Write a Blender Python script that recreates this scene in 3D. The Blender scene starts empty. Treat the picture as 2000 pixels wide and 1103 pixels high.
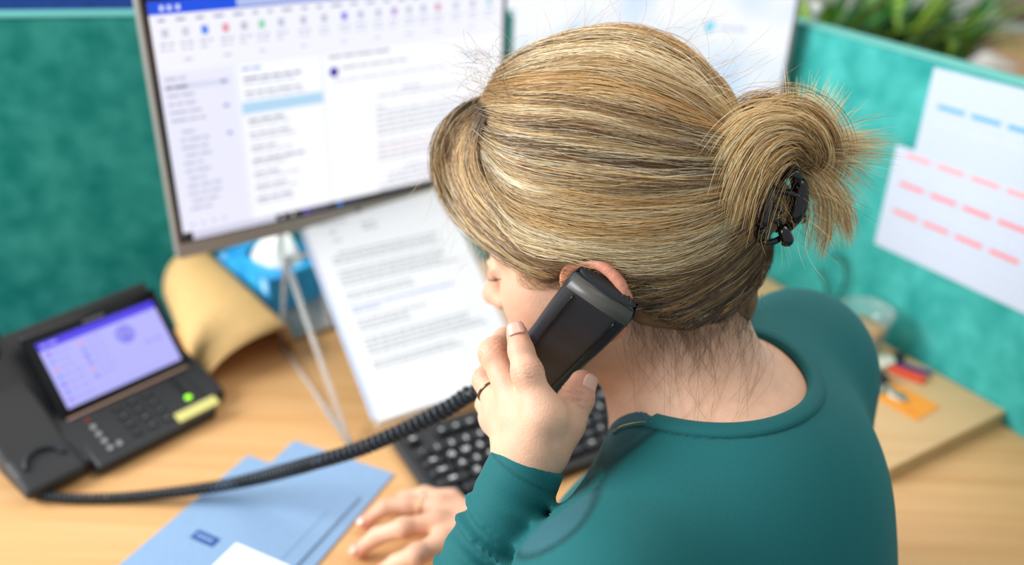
import bpy, bmesh, math, random
import numpy as np
from mathutils import Vector, Matrix
rng = np.random.default_rng(7)
random.seed(7)
S = bpy.context.scene
COL = S.collection
ZD = 0.74            # desk top above the floor; coordinates below are relative to the desk top
CAMH = 0.66          # camera above the desk top
FPX = 1680.0

# ------------------------------------------------------------------ camera
def cam_matrix():
    d = np.array([879 - 1000.0, -(3727 - 551.5), -FPX]); d /= np.linalg.norm(d)
    up = -d
    fw = np.array([0, 0, -1.0]); fw = fw - fw.dot(up) * up; fw /= np.linalg.norm(fw)
    return np.array([np.cross(fw, up), fw, up])
RC = cam_matrix()
CP = np.array([0, 0, CAMH])
cam = bpy.data.cameras.new('camera'); camo = bpy.data.objects.new('camera', cam); COL.objects.link(camo)
m4 = np.eye(4); m4[:3, :3] = RC; m4[:3, 3] = CP + [0, 0, ZD]
camo.matrix_world = Matrix(m4.tolist())
cam.sensor_width = 36.0; cam.lens = 36.0 * FPX / 2000; cam.clip_start = 0.02
cam.dof.use_dof = True; cam.dof.focus_distance = 0.575; cam.dof.aperture_fstop = 2.5
S.camera = camo

# ------------------------------------------------------------------ world and light
S.view_settings.view_transform = 'Standard'; S.view_settings.look = 'None'
S.view_settings.gamma = 1.0; S.view_settings.use_curve_mapping = False
S.view_settings.exposure = 0.15
w = bpy.data.worlds.new('world'); S.world = w; w.use_nodes = True
w.node_tree.nodes['Background'].inputs[0].default_value = (0.86, 0.94, 1.0, 1)
w.node_tree.nodes['Background'].inputs[1].default_value = 0.52
def area(name, loc, target, sx, sy, power, color):
    l = bpy.data.lights.new(name, 'AREA'); l.shape = 'RECTANGLE'; l.size = sx; l.size_y = sy
    l.energy = power; l.color = color
    o = bpy.data.objects.new(name, l); COL.objects.link(o); o.location = loc
    o.rotation_euler = (Vector(target) - Vector(loc)).to_track_quat('-Z', 'Y').to_euler()
area('window_light', (-2.6, 0.3, 2.3), (0.1, 0.8, 0.9), 2.2, 1.5, 145, (0.92, 0.97, 1.0))
area('ceiling_light', (0.6, 1.2, 2.7), (0.3, 0.8, 0.74), 1.6, 1.2, 20, (1.0, 0.93, 0.84))

# ------------------------------------------------------------------ helpers
def ray(x, y):
    return RC @ np.array([(x - 1000) / FPX, -(y - 551.5) / FPX, -1.0])
def un(x, y, d):
    return CP + ray(x, y) * d
def atz(x, y, z=0.0):
    r = ray(x, y); return CP + r * ((z - CAMH) / r[2])
def cd(*v):
    return RC @ np.array(v, float)
def nrm(v):
    v = np.asarray(v, float); return v / (np.linalg.norm(v) + 1e-12)
def azv(deg):
    return np.array([math.sin(math.radians(deg)), math.cos(math.radians(deg)), 0.0])
UP = np.array([0, 0, 1.0])

def sgamma(c):
    return tuple((x / 12.92 if x <= 0.04045 else ((x + 0.055) / 1.055) ** 2.4) for x in c)
def hexc(r, g, b):
    return sgamma((r / 255., g / 255., b / 255.))

MATS = {}
def mat(name, color=(0.8, 0.8, 0.8), rough=0.5, metal=0.0, noise=0.0, nscale=20.0, bump=0.0, bscale=200.0, trans=0.0,
        attr=None, emit=0.0, sss=0.0, stretch=None, spec=0.5, color2=None, coat=0.0, ior=1.45, sheen=0.0, detail=4.0):
    if name in MATS: return MATS[name]
    m = bpy.data.materials.new(name); m.use_nodes = True
    nt = m.node_tree; N = nt.nodes; Lk = nt.links
    b = N['Principled BSDF']
    b.inputs['Roughness'].default_value = rough; b.inputs['Metallic'].default_value = metal
    b.inputs['Specular IOR Level'].default_value = spec; b.inputs['IOR'].default_value = ior
    b.inputs['Transmission Weight'].default_value = trans
    b.inputs['Coat Weight'].default_value = coat
    b.inputs['Sheen Weight'].default_value = sheen
    if sss:
        b.inputs['Subsurface Weight'].default_value = sss
        b.inputs['Subsurface Radius'].default_value = (1.0, 0.35, 0.2)
        b.inputs['Subsurface Scale'].default_value = 0.006
    tc = N.new('ShaderNodeTexCoord'); src = tc.outputs['Object']
    mp = N.new('ShaderNodeMapping'); Lk.new(src, mp.inputs['Vector'])
    if stretch: mp.inputs['Scale'].default_value = stretch[0]; mp.inputs['Rotation'].default_value = stretch[1]
    col = None
    if attr:
        a = N.new('ShaderNodeAttribute'); a.attribute_name = attr; col = a.outputs['Color']
    else:
        rgb = N.new('ShaderNodeRGB'); rgb.outputs[0].default_value = (*color[:3], 1); col = rgb.outputs[0]
    if noise or color2:
        t = N.new('ShaderNodeTexNoise'); t.inputs['Scale'].default_value = nscale; t.inputs['Detail'].default_value = detail
        Lk.new(mp.outputs[0], t.inputs['Vector'])
        mr = N.new('ShaderNodeMapRange'); Lk.new(t.outputs['Fac'], mr.inputs['Value'])
        mr.inputs['From Min'].default_value = 0.3; mr.inputs['From Max'].default_value = 0.7
        mx = N.new('ShaderNodeMix'); mx.data_type = 'RGBA'
        Lk.new(mr.outputs[0], mx.inputs[0])
        if color2:
            Lk.new(col, mx.inputs[6]); mx.inputs[7].default_value = (*color2[:3], 1)
        else:
            mr.inputs['To Min'].default_value = 1 - noise; mr.inputs['To Max'].default_value = 1 + noise
            mx.blend_type = 'MULTIPLY'; mx.inputs[0].default_value = 1.0
            for l in list(mx.inputs[0].links): Lk.remove(l)
            Lk.new(col, mx.inputs[6]); Lk.new(mr.outputs[0], mx.inputs[7])
        col = mx.outputs[2]
    Lk.new(col, b.inputs['Base Color'])
    if emit:
        Lk.new(col, b.inputs['Emission Color']); b.inputs['Emission Strength'].default_value = emit
        if attr:
            for l in list(b.inputs['Base Color'].links): Lk.remove(l)
            b.inputs['Base Color'].default_value = (0.02, 0.02, 0.02, 1)
    if bump:
        t2 = N.new('ShaderNodeTexNoise'); t2.inputs['Scale'].default_value = bscale; t2.inputs['Detail'].default_value = 5
        Lk.new(mp.outputs[0], t2.inputs['Vector'])
        bp = N.new('ShaderNodeBump'); bp.inputs['Strength'].default_value = bump; bp.inputs['Distance'].default_value = 0.001
        Lk.new(t2.outputs['Fac'], bp.inputs['Height']); Lk.new(bp.outputs[0], b.inputs['Normal'])
    MATS[name] = m
    return m

def place(o, parent=None):
    COL.objects.link(o)
    if parent is not None: o.parent = parent
    return o
def wloc(o):
    v = np.array(o.location[:])
    while o.parent is not None:
        o = o.parent; v = v + np.array(o.location[:])
    return v
def mk(name, V, Fc, m, parent=None, smooth=True, colors=None, colname='tint', bevel=0.0, origin=None):
    """mesh from D coordinates (relative to the desk top); origin = own location in D coordinates"""
    V = np.asarray(V, float).reshape(-1, 3)
    off = wloc(parent) if parent is not None else np.zeros(3)
    o0 = np.asarray(origin, float) if origin is not None else (V.mean(0) if parent is None else (off - [0, 0, ZD]))
    loc = o0 + [0, 0, ZD] - off
    me = bpy.data.meshes.new(name)
    me.from_pydata((V - o0).tolist(), [], [list(map(int, f)) for f in Fc] if not isinstance(Fc, np.ndarray) else Fc.tolist())
    if isinstance(m, (list, tuple)):
        for q in m: me.materials.append(q)
    elif m: me.materials.append(m)
    if colors is not None:
        a = me.color_attributes.new(colname, 'FLOAT_COLOR', 'POINT')
        c = np.ones((len(V), 4), np.float32); c[:, :3] = np.asarray(colors)[:, :3]; a.data.foreach_set('color', c.ravel())
    if smooth: me.polygons.foreach_set('use_smooth', [True] * len(me.polygons))
    me.update()
    o = bpy.data.objects.new(name, me); o.location = loc
    place(o, parent)
    if bevel:
        md = o.modifiers.new('bevel', 'BEVEL'); md.width = bevel; md.segments = 3; md.limit_method = 'ANGLE'
        md.angle_limit = 0.6
        if smooth:
            md.harden_normals = True
    return o
def tag(o, label=None, cat=None, group=None, kind=None):
    if label: o['label'] = label
    if cat: o['category'] = cat
    if group: o['group'] = group
    if kind: o['kind'] = kind
    return o
def empty(name, p, label=None, cat=None, group=None):
    o = bpy.data.objects.new(name, None); o.empty_display_size = 0.05
    o.location = (p[0], p[1], p[2] + ZD); COL.objects.link(o)
    return tag(o, label, cat, group)

class MB:
    def __init__(s): s.V = []; s.F = []; s.C = []; s.n = 0
    def add(s, V, F, c=None):
        V = np.asarray(V, float); s.V.append(V); s.F += [[i + s.n for i in f] for f in F]
        s.C.append(np.tile(np.array(c if c is not None else (1, 1, 1), float)[:3], (len(V), 1))); s.n += len(V)
    def box(s, o, X, Y, Z, c=None):
        """corner o and three edge vectors"""
        o, X, Y, Z = map(lambda q: np.asarray(q, float), (o, X, Y, Z))
        V = [o, o + X, o + X + Y, o + Y, o + Z, o + X + Z, o + X + Y + Z, o + Y + Z]
        F = [[0, 3, 2, 1], [4, 5, 6, 7], [0, 1, 5, 4], [1, 2, 6, 5], [2, 3, 7, 6], [3, 0, 4, 7]]
        if np.dot(np.cross(X, Y), Z) < 0: F = [f[::-1] for f in F]
        s.add(V, F, c)
    def quad(s, a, b, c_, d, c=None): s.add([a, b, c_, d], [[0, 1, 2, 3]], c)
    def tube(s, pts, r, n=8, c=None, cap=True):
        pts = np.asarray(pts, float); k = len(pts)
        r = np.full(k, r) if np.isscalar(r) else np.asarray(r, float)
        T = np.gradient(pts, axis=0); T /= np.linalg.norm(T, axis=1)[:, None] + 1e-12
        u = np.cross(T[0], UP);
        if np.linalg.norm(u) < 1e-3: u = np.cross(T[0], [1, 0, 0])
        u = nrm(u); V = []
        for i in range(k):
            u = nrm(u - T[i] * u.dot(T[i])); v = np.cross(T[i], u)
            for j in range(n):
                a = 2 * math.pi * j / n; V.append(pts[i] + r[i] * (math.cos(a) * u + math.sin(a) * v))
        F = [[i * n + j, i * n + (j + 1) % n, (i + 1) * n + (j + 1) % n, (i + 1) * n + j] for i in range(k - 1) for j in range(n)]
        if cap: F += [list(range(n))[::-1], [(k - 1) * n + j for j in range(n)]]
        s.add(V, F, c)
    def prism(s, poly, ext, c=None):
        poly = np.asarray(poly, float); n = len(poly); V = np.vstack([poly, poly + ext])
        nn = np.zeros(3)
        for i in range(n): nn += np.cross(poly[i], poly[(i + 1) % n])
        F = [list(range(n))[::-1], list(range(n, 2 * n))] + [[i, (i + 1) % n, n + (i + 1) % n, n + i] for i in range(n)]
        if nn.dot(ext) < 0: F = [f[::-1] for f in F]
        s.add(V, F, c)
    def build(s, name, m, parent=None, smooth=False, bevel=0.0, origin=None, col=False):
        return mk(name, np.vstack(s.V), s.F, m, parent, smooth, np.vstack(s.C) if col else None, bevel=bevel, origin=origin)

fontcache = {}
def textmesh(ch, size, m, off=0.0):
    k = (ch, size)
    if k not in fontcache:
        cu = bpy.data.curves.new('text', 'FONT'); cu.body = ch; cu.size = size; cu.offset = off; cu.align_x = 'CENTER'; cu.align_y = 'CENTER'; cu.resolution_u = 2
        o = bpy.data.objects.new('text', cu); COL.objects.link(o); bpy.context.view_layer.update()
        me = bpy.data.meshes.new_from_object(o.evaluated_get(bpy.context.evaluated_depsgraph_get())); me.materials.clear(); me.materials.append(m)
        bpy.data.objects.remove(o); fontcache[k] = me
    return fontcache[k]
def rrect(w, h, r, n=6):
    P = []
    for cx, cy, a0 in ((w - r, r, -90), (w - r, h - r, 0), (r, h - r, 90), (r, r, 180)):
        for i in range(n + 1):
            a = math.radians(a0 + 90 * i / n); P.append((cx + r * math.cos(a), cy + r * math.sin(a)))
    return P
def spline(pts, n):
    """Catmull-Rom through pts -> n samples (works for any number of columns)"""
    P = np.asarray(pts, float); P = np.vstack([2 * P[0] - P[1], P, 2 * P[-1] - P[-2]])
    t = np.linspace(0, len(P) - 3 - 1e-9, n); i = t.astype(int); u = (t - i)[:, None]
    a, b, c, d = P[i], P[i + 1], P[i + 2], P[i + 3]
    return 0.5 * (2 * b + (c - a) * u + (2 * a - 5 * b + 4 * c - d) * u ** 2 + (3 * b - a - 3 * c + d) * u ** 3)

class Frame:
    """local frame: origin, X, Y, Z unit vectors"""
    def __init__(s, o, X, Y): s.o = np.asarray(o, float); s.X = nrm(X); s.Z = nrm(np.cross(X, Y)); s.Y = np.cross(s.Z, s.X)
    def __call__(s, x, y, z=0.0): return s.o + s.X * x + s.Y * y + s.Z * z
    def pts(s, L): return np.array([s(*p) for p in L])
    def box(s, mb, x0, x1, y0, y1, z0, z1, c=None): mb.box(s(x0, y0, z0), s.X * (x1 - x0), s.Y * (y1 - y0), s.Z * (z1 - z0), c)
    def rect(s, mb, x0, x1, y0, y1, z, c=None): mb.quad(s(x0, y0, z), s(x1, y0, z), s(x1, y1, z), s(x0, y1, z), c)
    def disc(s, mb, x, y, r, z, c=None, n=24):
        mb.add([s(x + r * math.cos(2 * math.pi * i / n), y + r * math.sin(2 * math.pi * i / n), z) for i in range(n)], [list(range(n))], c)
    def words(s, mb, x0, x1, y, hgt, z, c, seed=0, wmin=0.004, wmax=0.016, gap=0.0022):
        """a line of word-like marks"""
        rr = random.Random(seed); x = x0
        while x < x1 - wmin:
            w_ = min(rr.uniform(wmin, wmax), x1 - x); s.rect(mb, x, x + w_, y, y + hgt, z, c); x += w_ + gap

# ------------------------------------------------------------------ materials
M_felt_lit = mat('teal_felt_lit', hexc(44, 152, 144), 0.95, color2=hexc(84, 190, 182), nscale=26, bump=0.9, bscale=900, detail=9, spec=0.1)  # right divider's felt, its stronger lighting put into the colour
M_felt_shaded = mat('teal_felt_shaded', hexc(20, 122, 114), 0.95, color2=hexc(60, 156, 146), nscale=26, bump=0.9, bscale=900, detail=9, spec=0.1)  # same felt, with the left divider's shade painted into the colour
M_trim = mat('teal_aluminium_trim', hexc(96, 178, 168), 0.4)
M_wood = mat('beech_laminate', hexc(220, 172, 118), 0.42, color2=hexc(208, 156, 100), nscale=9, stretch=((0.35, 7, 1), (0, 0, math.radians(-31))), detail=6)
M_wood2 = mat('pale_beech_laminate', hexc(214, 176, 128), 0.45, color2=hexc(204, 164, 114), nscale=9, stretch=((0.35, 7, 1), (0, 0, math.radians(-31))), detail=6)
M_edge = mat('beech_edge', hexc(190, 145, 90), 0.5)
M_alu = mat('brushed_alu', hexc(176, 170, 164), 0.38, 0.6)
M_black = mat('black_plastic', hexc(33, 37, 42), 0.5, bump=0.15, bscale=1500)
M_blackg = mat('black_gloss', hexc(12, 12, 14), 0.12)
M_dark = mat('charcoal_plastic', hexc(42, 42, 44), 0.5, bump=0.25, bscale=1200)
M_screen = mat('lit_display', attr='tint', rough=0.25, emit=0.95)
M_print = mat('printed_paper', attr='tint', rough=0.8)
M_paper = mat('white_paper', hexc(245, 246, 248), 0.8)
M_clear = mat('clear_acrylic', (1, 1, 1), 0.12, trans=0.8, ior=1.12)
M_kraft = mat('kraft_paper', hexc(214, 172, 112), 0.75, noise=0.06, nscale=60, bump=0.2, bscale=500)
M_env = mat('blue_envelope_paper', hexc(132, 160, 192), 0.75, noise=0.03, nscale=200)
M_white = mat('white_plastic', hexc(235, 235, 232), 0.4)
M_gold = mat('gold', hexc(214, 186, 120), 0.25, 1.0)
M_brass = mat('brass_zip', hexc(216, 196, 140), 0.3, 0.9)

# ------------------------------------------------------------------ the setting
mb = MB(); mb.box((-4, -3, -ZD - 0.02), (8.5, 0, 0), (0, 9, 0), (0, 0, 0.02))
tag(mb.build('floor', mat('grey_carpet', hexc(120, 122, 124), 0.95, noise=0.15, nscale=90, bump=0.5)), kind='structure')
mb = MB(); mb.box((-4, 6, -ZD), (8.5, 0, 0), (0, 0.1, 0), (0, 0, 3.0))
tag(mb.build('wall_back', mat('white_wall', hexc(225, 222, 214), 0.8)), kind='structure')

RAZ = -27.8                                   # heading of the right divider
RD = azv(RAZ); RN = np.array([-RD[1], RD[0], 0])   # along, and outward normal pointing to the desk
corner = np.array([0.360, 1.4413, 0.0])
LD = azv(75.5)
# desk (one continuous top, with the cable gap behind its left rear edge)
DF = azv(58.5)
pR = atz(1965, 822, 0.0)
def on_right(y): return np.array([0.6399 + (y - 0.9103) * math.tan(math.radians(RAZ)), y, 0.0])
front = lambda x: np.array([x, 0.30 + (x) * 0.60, 0.0])
desk = empty('office_desk', (0, 0.7, -ZD), 'large beech laminate office desk filling the bottom of the view', 'desk')
_bl, _bf = np.array([-0.642, -0.767, 0]), np.array([-0.767, 0.642, 0])
notch = [np.array([0.205, 0.49, 0]) - _bl * 0.190 * math.cos(t) + _bf * 0.135 * math.sin(t) for t in np.linspace(math.pi, 0, 24)]   # curved cut-out where she sits
poly = [np.array([-1.1, -0.36, 0]), front(0.07)] + notch + [front(0.42), front(0.797), on_right(0.82), on_right(1.395), np.array([0.33, 1.415, 0]), np.array([-0.26, 1.275, 0]),
        np.array([-0.455, 1.225, 0]), np.array([-0.478, 1.068, 0]), np.array([-0.62, 1.02, 0]), np.array([-1.1, 0.90, 0])]
mb = MB(); mb.prism([p + [0, 0, -0.025] for p in poly], np.array([0, 0, 0.025])); mb.build('desktop', M_wood, desk, bevel=0.0015)
for lx, ly in ((-1.0, 0.80), (-0.9, -0.15), (0.62, 0.80), (0.25, 1.32)):
    mb = MB(); mb.box((lx - 0.025, ly - 0.025, -ZD), (0.05, 0, 0), (0, 0.05, 0), (0, 0, ZD - 0.025)); mb.build('leg', M_alu, desk)
# paler board lying on the desk in the right corner
bd = Frame(atz(1965, 802, 0.02), -azv(57.5), RD)     # x towards the sitter, y along the divider
mb = MB(); mb.box(bd(0, 0, 0) - [0, 0, .0198], bd.X * 0.25, bd.Y * 0.50, UP * 0.0198)
tag(mb.build('desk_board', M_wood2, bevel=0.001), 'pale wooden board lying on the desk along the right teal divider', 'board')

def divider(name, a, b, z0, z1, nvec, thick, felt, label):
    e = empty(name, (*((a + b) / 2)[:2], -ZD), label, 'divider')
    mb = MB(); mb.box(a + [0, 0, z0], b - a, -nvec * thick, (0, 0, z1 - z0)); mb.build('felt_panel', felt, e, bevel=0.006)
    mb = MB(); mb.box(a + [0, 0, z1] + nvec * 0.001, b - a, -nvec * (thick + 0.002), (0, 0, 0.004)); mb.build('top_trim', M_trim, e, bevel=0.002)
    for q in (0.08, 0.92):
        c = a + (b - a) * q - nvec * thick / 2
        mb = MB(); mb.box(c + [-0.03, -0.03, -ZD], (0.06, 0, 0), (0, 0.06, 0), (0, 0, z0 + ZD)); mb.build('leg', M_alu, e)
    return e
ra = corner - RD * 1.75
divider('desk_divider', ra + RN * 0.0, corner, -0.30, 0.412, RN, 0.03, M_felt_lit, 'teal felt desk divider on the right, coloured as lit, holding white printed sheets')
ln = np.array([LD[1], -LD[0], 0]);
divider('desk_divider', corner - LD * 1.55 , corner - LD * 0.001, -0.30, 0.412, ln, 0.03, M_felt_shaded, 'teal felt desk divider on the left, coloured as shaded, behind monitor and desk phone')
# small white knob on the divider top
kp = un(1568, 36, 1.62); 
kpos = corner - RD * 0.135 + [0, 0, 0.42]
e = empty('cord_knob', kpos, 'small white round knob on top of right divider beside monitor', 'knob')
def uvs(c, r, nu=16, nv=10, sc=(1, 1, 1)):
    V = []; F = []
    for i in range(nv + 1):
        for j in range(nu):
            a = math.pi * i / nv; t = 2 * math.pi * j / nu
            V.append(np.asarray(c) + r * np.array([math.sin(a) * math.cos(t) * sc[0], math.sin(a) * math.sin(t) * sc[1], math.cos(a) * sc[2]]))
    for i in range(nv):
        for j in range(nu): F.append([i * nu + j, (i + 1) * nu + j, (i + 1) * nu + (j + 1) % nu, i * nu + (j + 1) % nu])
    return V, F
V, F = uvs(kpos + RN * -0.012 + [0, 0, 0.017], 0.009); mk('ball', V, F, M_white, e)
mb = MB(); mb.tube([kpos - RN * 0.012, kpos - RN * 0.012 + [0, 0, 0.012]], 0.003); mb.build('stem', M_white, e)

# ------------------------------------------------------------------ monitors
def monitor(A, az, wid, hgt, label, draw, bez=0.009, chin=0.021, standz=None):
    X = azv(az); f = Frame(A, X, UP)          # Z towards the sitter
    e = empty('computer_monitor', (*(f(wid / 2, 0, -0.05))[:2], 0), label, 'monitor')
    mb = MB(); P = [f(x, y, -0.018) for x, y in rrect(wid, hgt, 0.004)]; mb.prism(P, f.Z * 0.018)
    mb.build('housing', M_alu, e, bevel=0.0015)
    mb = MB(); f.box(mb, 0.004, wid - 0.004, chin - 0.001, hgt - 0.004, 0.0001, 0.0012); mb.build('bezel', M_blackg, e)
    mb = MB(); f.box(mb, wid / 2 - 0.13, wid / 2 + 0.13, 0.05, hgt - 0.05, -0.045, -0.0175); mb.build('back_cover', M_dark, e, bevel=0.006)
    mb = MB(); sw = wid - 2 * bez; sh = hgt - chin - bez
    g = Frame(f(bez, chin + 0.001, 0.0014), X, UP); draw(g, mb, sw, sh); mb.build('screen', M_screen, e, col=True)
    mb = MB(); g2 = Frame(f(wid / 2, chin / 2, 0.0003), X, UP); g2.disc(mb, 0, 0, 0.0035, 0, (0.3, 0.3, 0.32)); mb.build('badge', M_dark, e)
    b = f(wid / 2, 0, -0.075); b[2] = 0
    mb = MB(); mb.box(b - X * 0.025 - f.Z * 0.012, X * 0.05, f.Z * 0.024, UP * (A[2] + hgt * 0.55)); mb.build('stand_column', M_alu, e, bevel=0.003)
    mb = MB(); mb.box(b + UP * (A[2] + hgt * 0.45) - X * 0.03, X * 0.06, f.Z * 0.04, UP * 0.07); mb.build('tilt_mount', M_dark, e)
    mb = MB(); mb.prism([b + X * (x - 0.10) + f.Z * (y - 0.118) + UP * 0.0005 for x, y in rrect(0.20, 0.15, 0.02)], UP * 0.008); mb.build('stand_base', M_alu, e, bevel=0.002)
    return e
cW = (0.93, 0.94, 1.0)
def mailscreen(g, mb, sw, sh):
    z = 0.0
    bk = hexc(236, 238, 252); g.rect(mb, 0, sw, 0, sh, 0, bk)
    L1 = 0.0002; L2 = 0.0004
    T = sh
    g.rect(mb, 0, sw, T - 0.014, T, L1, hexc(60, 84, 190)); g.rect(mb, 0.0, 0.095, T - 0.014, T, L2, hexc(10, 78, 225))
    g.rect(mb, 0.095, sw - 0.13, T - 0.012, T - 0.002, L2, hexc(176, 190, 235))
    for k, x in enumerate((0.012, 0.020, 0.029)): g.rect(mb, x, x + 0.004, T - 0.010, T - 0.005, 0.0006, (0.8, 0.85, 1))
    g.rect(mb, 0, sw, T - 0.074, T - 0.014, L1, hexc(240, 240, 252))
    g.words(mb, 0.008, 0.33, T - 0.0215, 0.0028, L2, hexc(150, 150, 175), 3, 0.006, 0.014, 0.011)
    rr = random.Random(4); x = 0.010
    cols = [hexc(200, 200, 215), hexc(205, 205, 220), hexc(70, 130, 235), hexc(225, 150, 160), hexc(190, 190, 205), hexc(140, 210, 170), hexc(190, 190, 210), hexc(190, 190, 205), hexc(190, 195, 205),
            hexc(130, 110, 220), hexc(190, 190, 210), hexc(195, 195, 210), hexc(180, 150, 205), hexc(195, 195, 210), hexc(190, 190, 215), hexc(215, 140, 160), hexc(190, 200, 210), hexc(190, 190, 205), hexc(160, 210, 200)]
    for k, c in enumerate(cols):
        g.rect(mb, x, x + 0.0075, T - 0.038, T - 0.029, L2, c)
        g.words(mb, x - 0.003, x + 0.012, T - 0.046, 0.0022, L2, hexc(175, 175, 195), 20 + k, 0.004, 0.008)
        g.words(mb, x - 0.003, x + 0.010, T - 0.052, 0.0022, L2, hexc(190, 190, 205), 50 + k, 0.004, 0.008)
        if k % 2: g.words(mb, x - 0.002, x + 0.012, T - 0.064, 0.002, L2, hexc(180, 180, 200), 80 + k, 0.006, 0.012)
        x += rr.uniform(0.020, 0.028)
    b0 = T - 0.076
    g.rect(mb, 0, 0.082, 0.008, b0, L1, hexc(232, 232, 250)); g.rect(mb, 0.088, 0.190, 0.008, b0, L1, hexc(248, 249, 255)); g.rect(mb, 0.194, sw, 0.008, b0, L1, hexc(250, 251, 255))
    y = b0 - 0.008; k = 0
    while y > 0.03:
        ind = 0.006 if k < 6 else 0.013 + 0.003 * (k % 3 == 0)
        dark = hexc(105, 105, 130) if k == 1 else hexc(178, 178, 200)
        g.words(mb, ind, ind + rr.uniform(0.018, 0.042), y, 0.0028, L2, dark, 120 + k, 0.006, 0.02)
        if k in (1, 4, 7): g.rect(mb, 0.067, 0.073, y, y + 0.003, L2, hexc(110, 120, 190))
        y -= 0.0093 if k != 5 else 0.014; k += 1
    g.rect(mb, 0.004, 0.078, b0 - 0.0195, b0 - 0.0125, 0.0003, hexc(214, 216, 236))
    g.words(mb, 0.092, 0.125, b0 - 0.007, 0.003, L2, hexc(150, 165, 225), 200, 0.01, 0.014)
    y = b0 - 0.018; k = 0
    while y > 0.02:
        if k == 2: g.rect(mb, 0.088, 0.190, y - 0.007, y + 0.007, 0.0003, hexc(178, 214, 240))
        else:
            g.words(mb, 0.093, 0.093 + rr.uniform(0.03, 0.075), y, 0.003, L2, hexc(170, 172, 190) if k % 3 else hexc(140, 142, 165), 220 + k, 0.008, 0.022)
            g.words(mb, 0.093, 0.093 + rr.uniform(0.04, 0.08), y - 0.0055, 0.0024, L2, hexc(196, 198, 212), 320 + k, 0.008, 0.022)
        y -= 0.0165; k += 1
    g.words(mb, 0.200, 0.29, b0 - 0.006, 0.0035, L2, hexc(175, 175, 190), 401, 0.01, 0.025)
    g.disc(mb, 0.2065, b0 - 0.0225, 0.0062, L2, hexc(74, 52, 170))
    g.words(mb, 0.217, 0.31, b0 - 0.020, 0.003, L2, hexc(175, 178, 192), 402, 0.01, 0.025)
    g.words(mb, 0.206, 0.37, b0 - 0.035, 0.0024, L2, hexc(200, 200, 212), 403, 0.01, 0.03)
    g.words(mb, sw - 0.07, sw - 0.01, b0 - 0.024, 0.003, L2, hexc(190, 195, 215), 404, 0.01, 0.02)
    yy = b0 - 0.055; k = 0
    for n_, x0, x1 in ((1, .30, .35), (1, .265, .40), (0, 0, 0), (1, .262, .285), (5, .262, .42), (0, 0, 0), (4, .262, .40), (0, 0, 0), (1, .30, .335), (2, .275, .40), (2, .262, .40)):
        if n_ == 0: yy -= 0.007; continue
        for q in range(n_):
            g.words(mb, x0, x1 - rr.uniform(0, 0.02), yy, 0.0026, L2, hexc(178, 180, 196) if k != 9 else hexc(225, 190, 200), 500 + k, 0.006, 0.02); yy -= 0.0072; k += 1
    # task bar: dark only over its open part
    g.rect(mb, 0, sw, 0, 0.009, 0.0003, hexc(205, 205, 225)); g.rect(mb, 0, 0.011, 0.0, 0.011, 0.0005, hexc(14, 14, 20))
    g.rect(mb, 0.115, sw, 0, 0.008, 0.0005, hexc(16, 18, 28))
    g.disc(mb, 0.156, 0.0042, 0.0032, 0.0007, hexc(110, 90, 220)); g.words(mb, 0.162, 0.19, 0.0025, 0.003, 0.0007, hexc(110, 110, 150), 77, 0.008, 0.012)
    g.disc(mb, 0.203, 0.0042, 0.0032, 0.0007, hexc(50, 140, 240)); g.words(mb, 0.21, 0.235, 0.0025, 0.003, 0.0007, hexc(40, 60, 110), 78, 0.008, 0.012)
    for x in (0.121, 0.135): g.rect(mb, x, x + 0.004, 0.002, 0.006, 0.0007, hexc(200, 200, 210))
    for x in (0.012, 0.025, 0.038, 0.051): g.disc(mb, x, 0.019, 0.0022, 0.0007, hexc(190, 192, 215))
def skyscreen(g, mb, sw, sh):
    g.rect(mb, 0, sw, 0, sh, 0, hexc(214, 230, 250))
    nx, ny = 60, 34; from mathutils import noise
    V = []; C = []; F = []
    for j in range(ny + 1):
        for i in range(nx + 1):
            u, v = i / nx, j / ny
            n_ = noise.fractal(Vector((u * 4.2, v * 2.8, 3.3)), 1.0, 2.0, 4)
            t = min(1, max(0, 0.80 + n_ * .7))
            a = np.array(hexc(176, 212, 244)); b = np.array(hexc(244, 247, 255)); C.append(a * (1 - t) + b * t)
            V.append(g(u * sw, v * sh, 0.0002))
    for j in range(ny):
        for i in range(nx): q = j * (nx + 1) + i; F.append([q, q + 1, q + nx + 2, q + nx + 1])
    mb.V.append(np.array(V)); mb.F += [[k + mb.n for k in f] for f in F]; mb.C.append(np.array(C)); mb.n += len(V)
    g.rect(mb, 0, sw, sh - 0.0035, sh, 0.0004, hexc(150, 140, 200))
    lx, ly = sw * 0.742, sh * 0.805
    P = [(0.0, -0.009), (0.006, -0.006), (0.010, 0.001), (0.009, 0.009), (0.002, 0.010), (-0.005, 0.006), (-0.006, -0.003)]
    mb.add([g(lx + x, ly + y, 0.0004) for x, y in P], [list(range(len(P)))], hexc(120, 205, 228))
    g.rect(mb, lx + 0.001, lx + 0.006, ly - 0.002, ly + 0.004, 0.0006, hexc(190, 235, 245))
    g.words(mb, lx + 0.017, lx + 0.058, ly - 0.003, 0.006, 0.0004, hexc(196, 204, 222), 9, 0.003, 0.006, 0.0012)
mA = atz(350, 507, 0.19)
monitor(mA, 52.3, 0.478, 0.305, 'left computer monitor with an open mail window and thin silver bezel', mailscreen)
m2b = np.array([0.4035, 1.303, 0.0]); m2d = azv(96)
M2W = 0.478
monitor(m2b - m2d * M2W + [0, 0, 0.165], 96, M2W, 0.300, 'right computer monitor behind her head showing a pale cloudy sky', skyscreen, bez=0.006)

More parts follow.
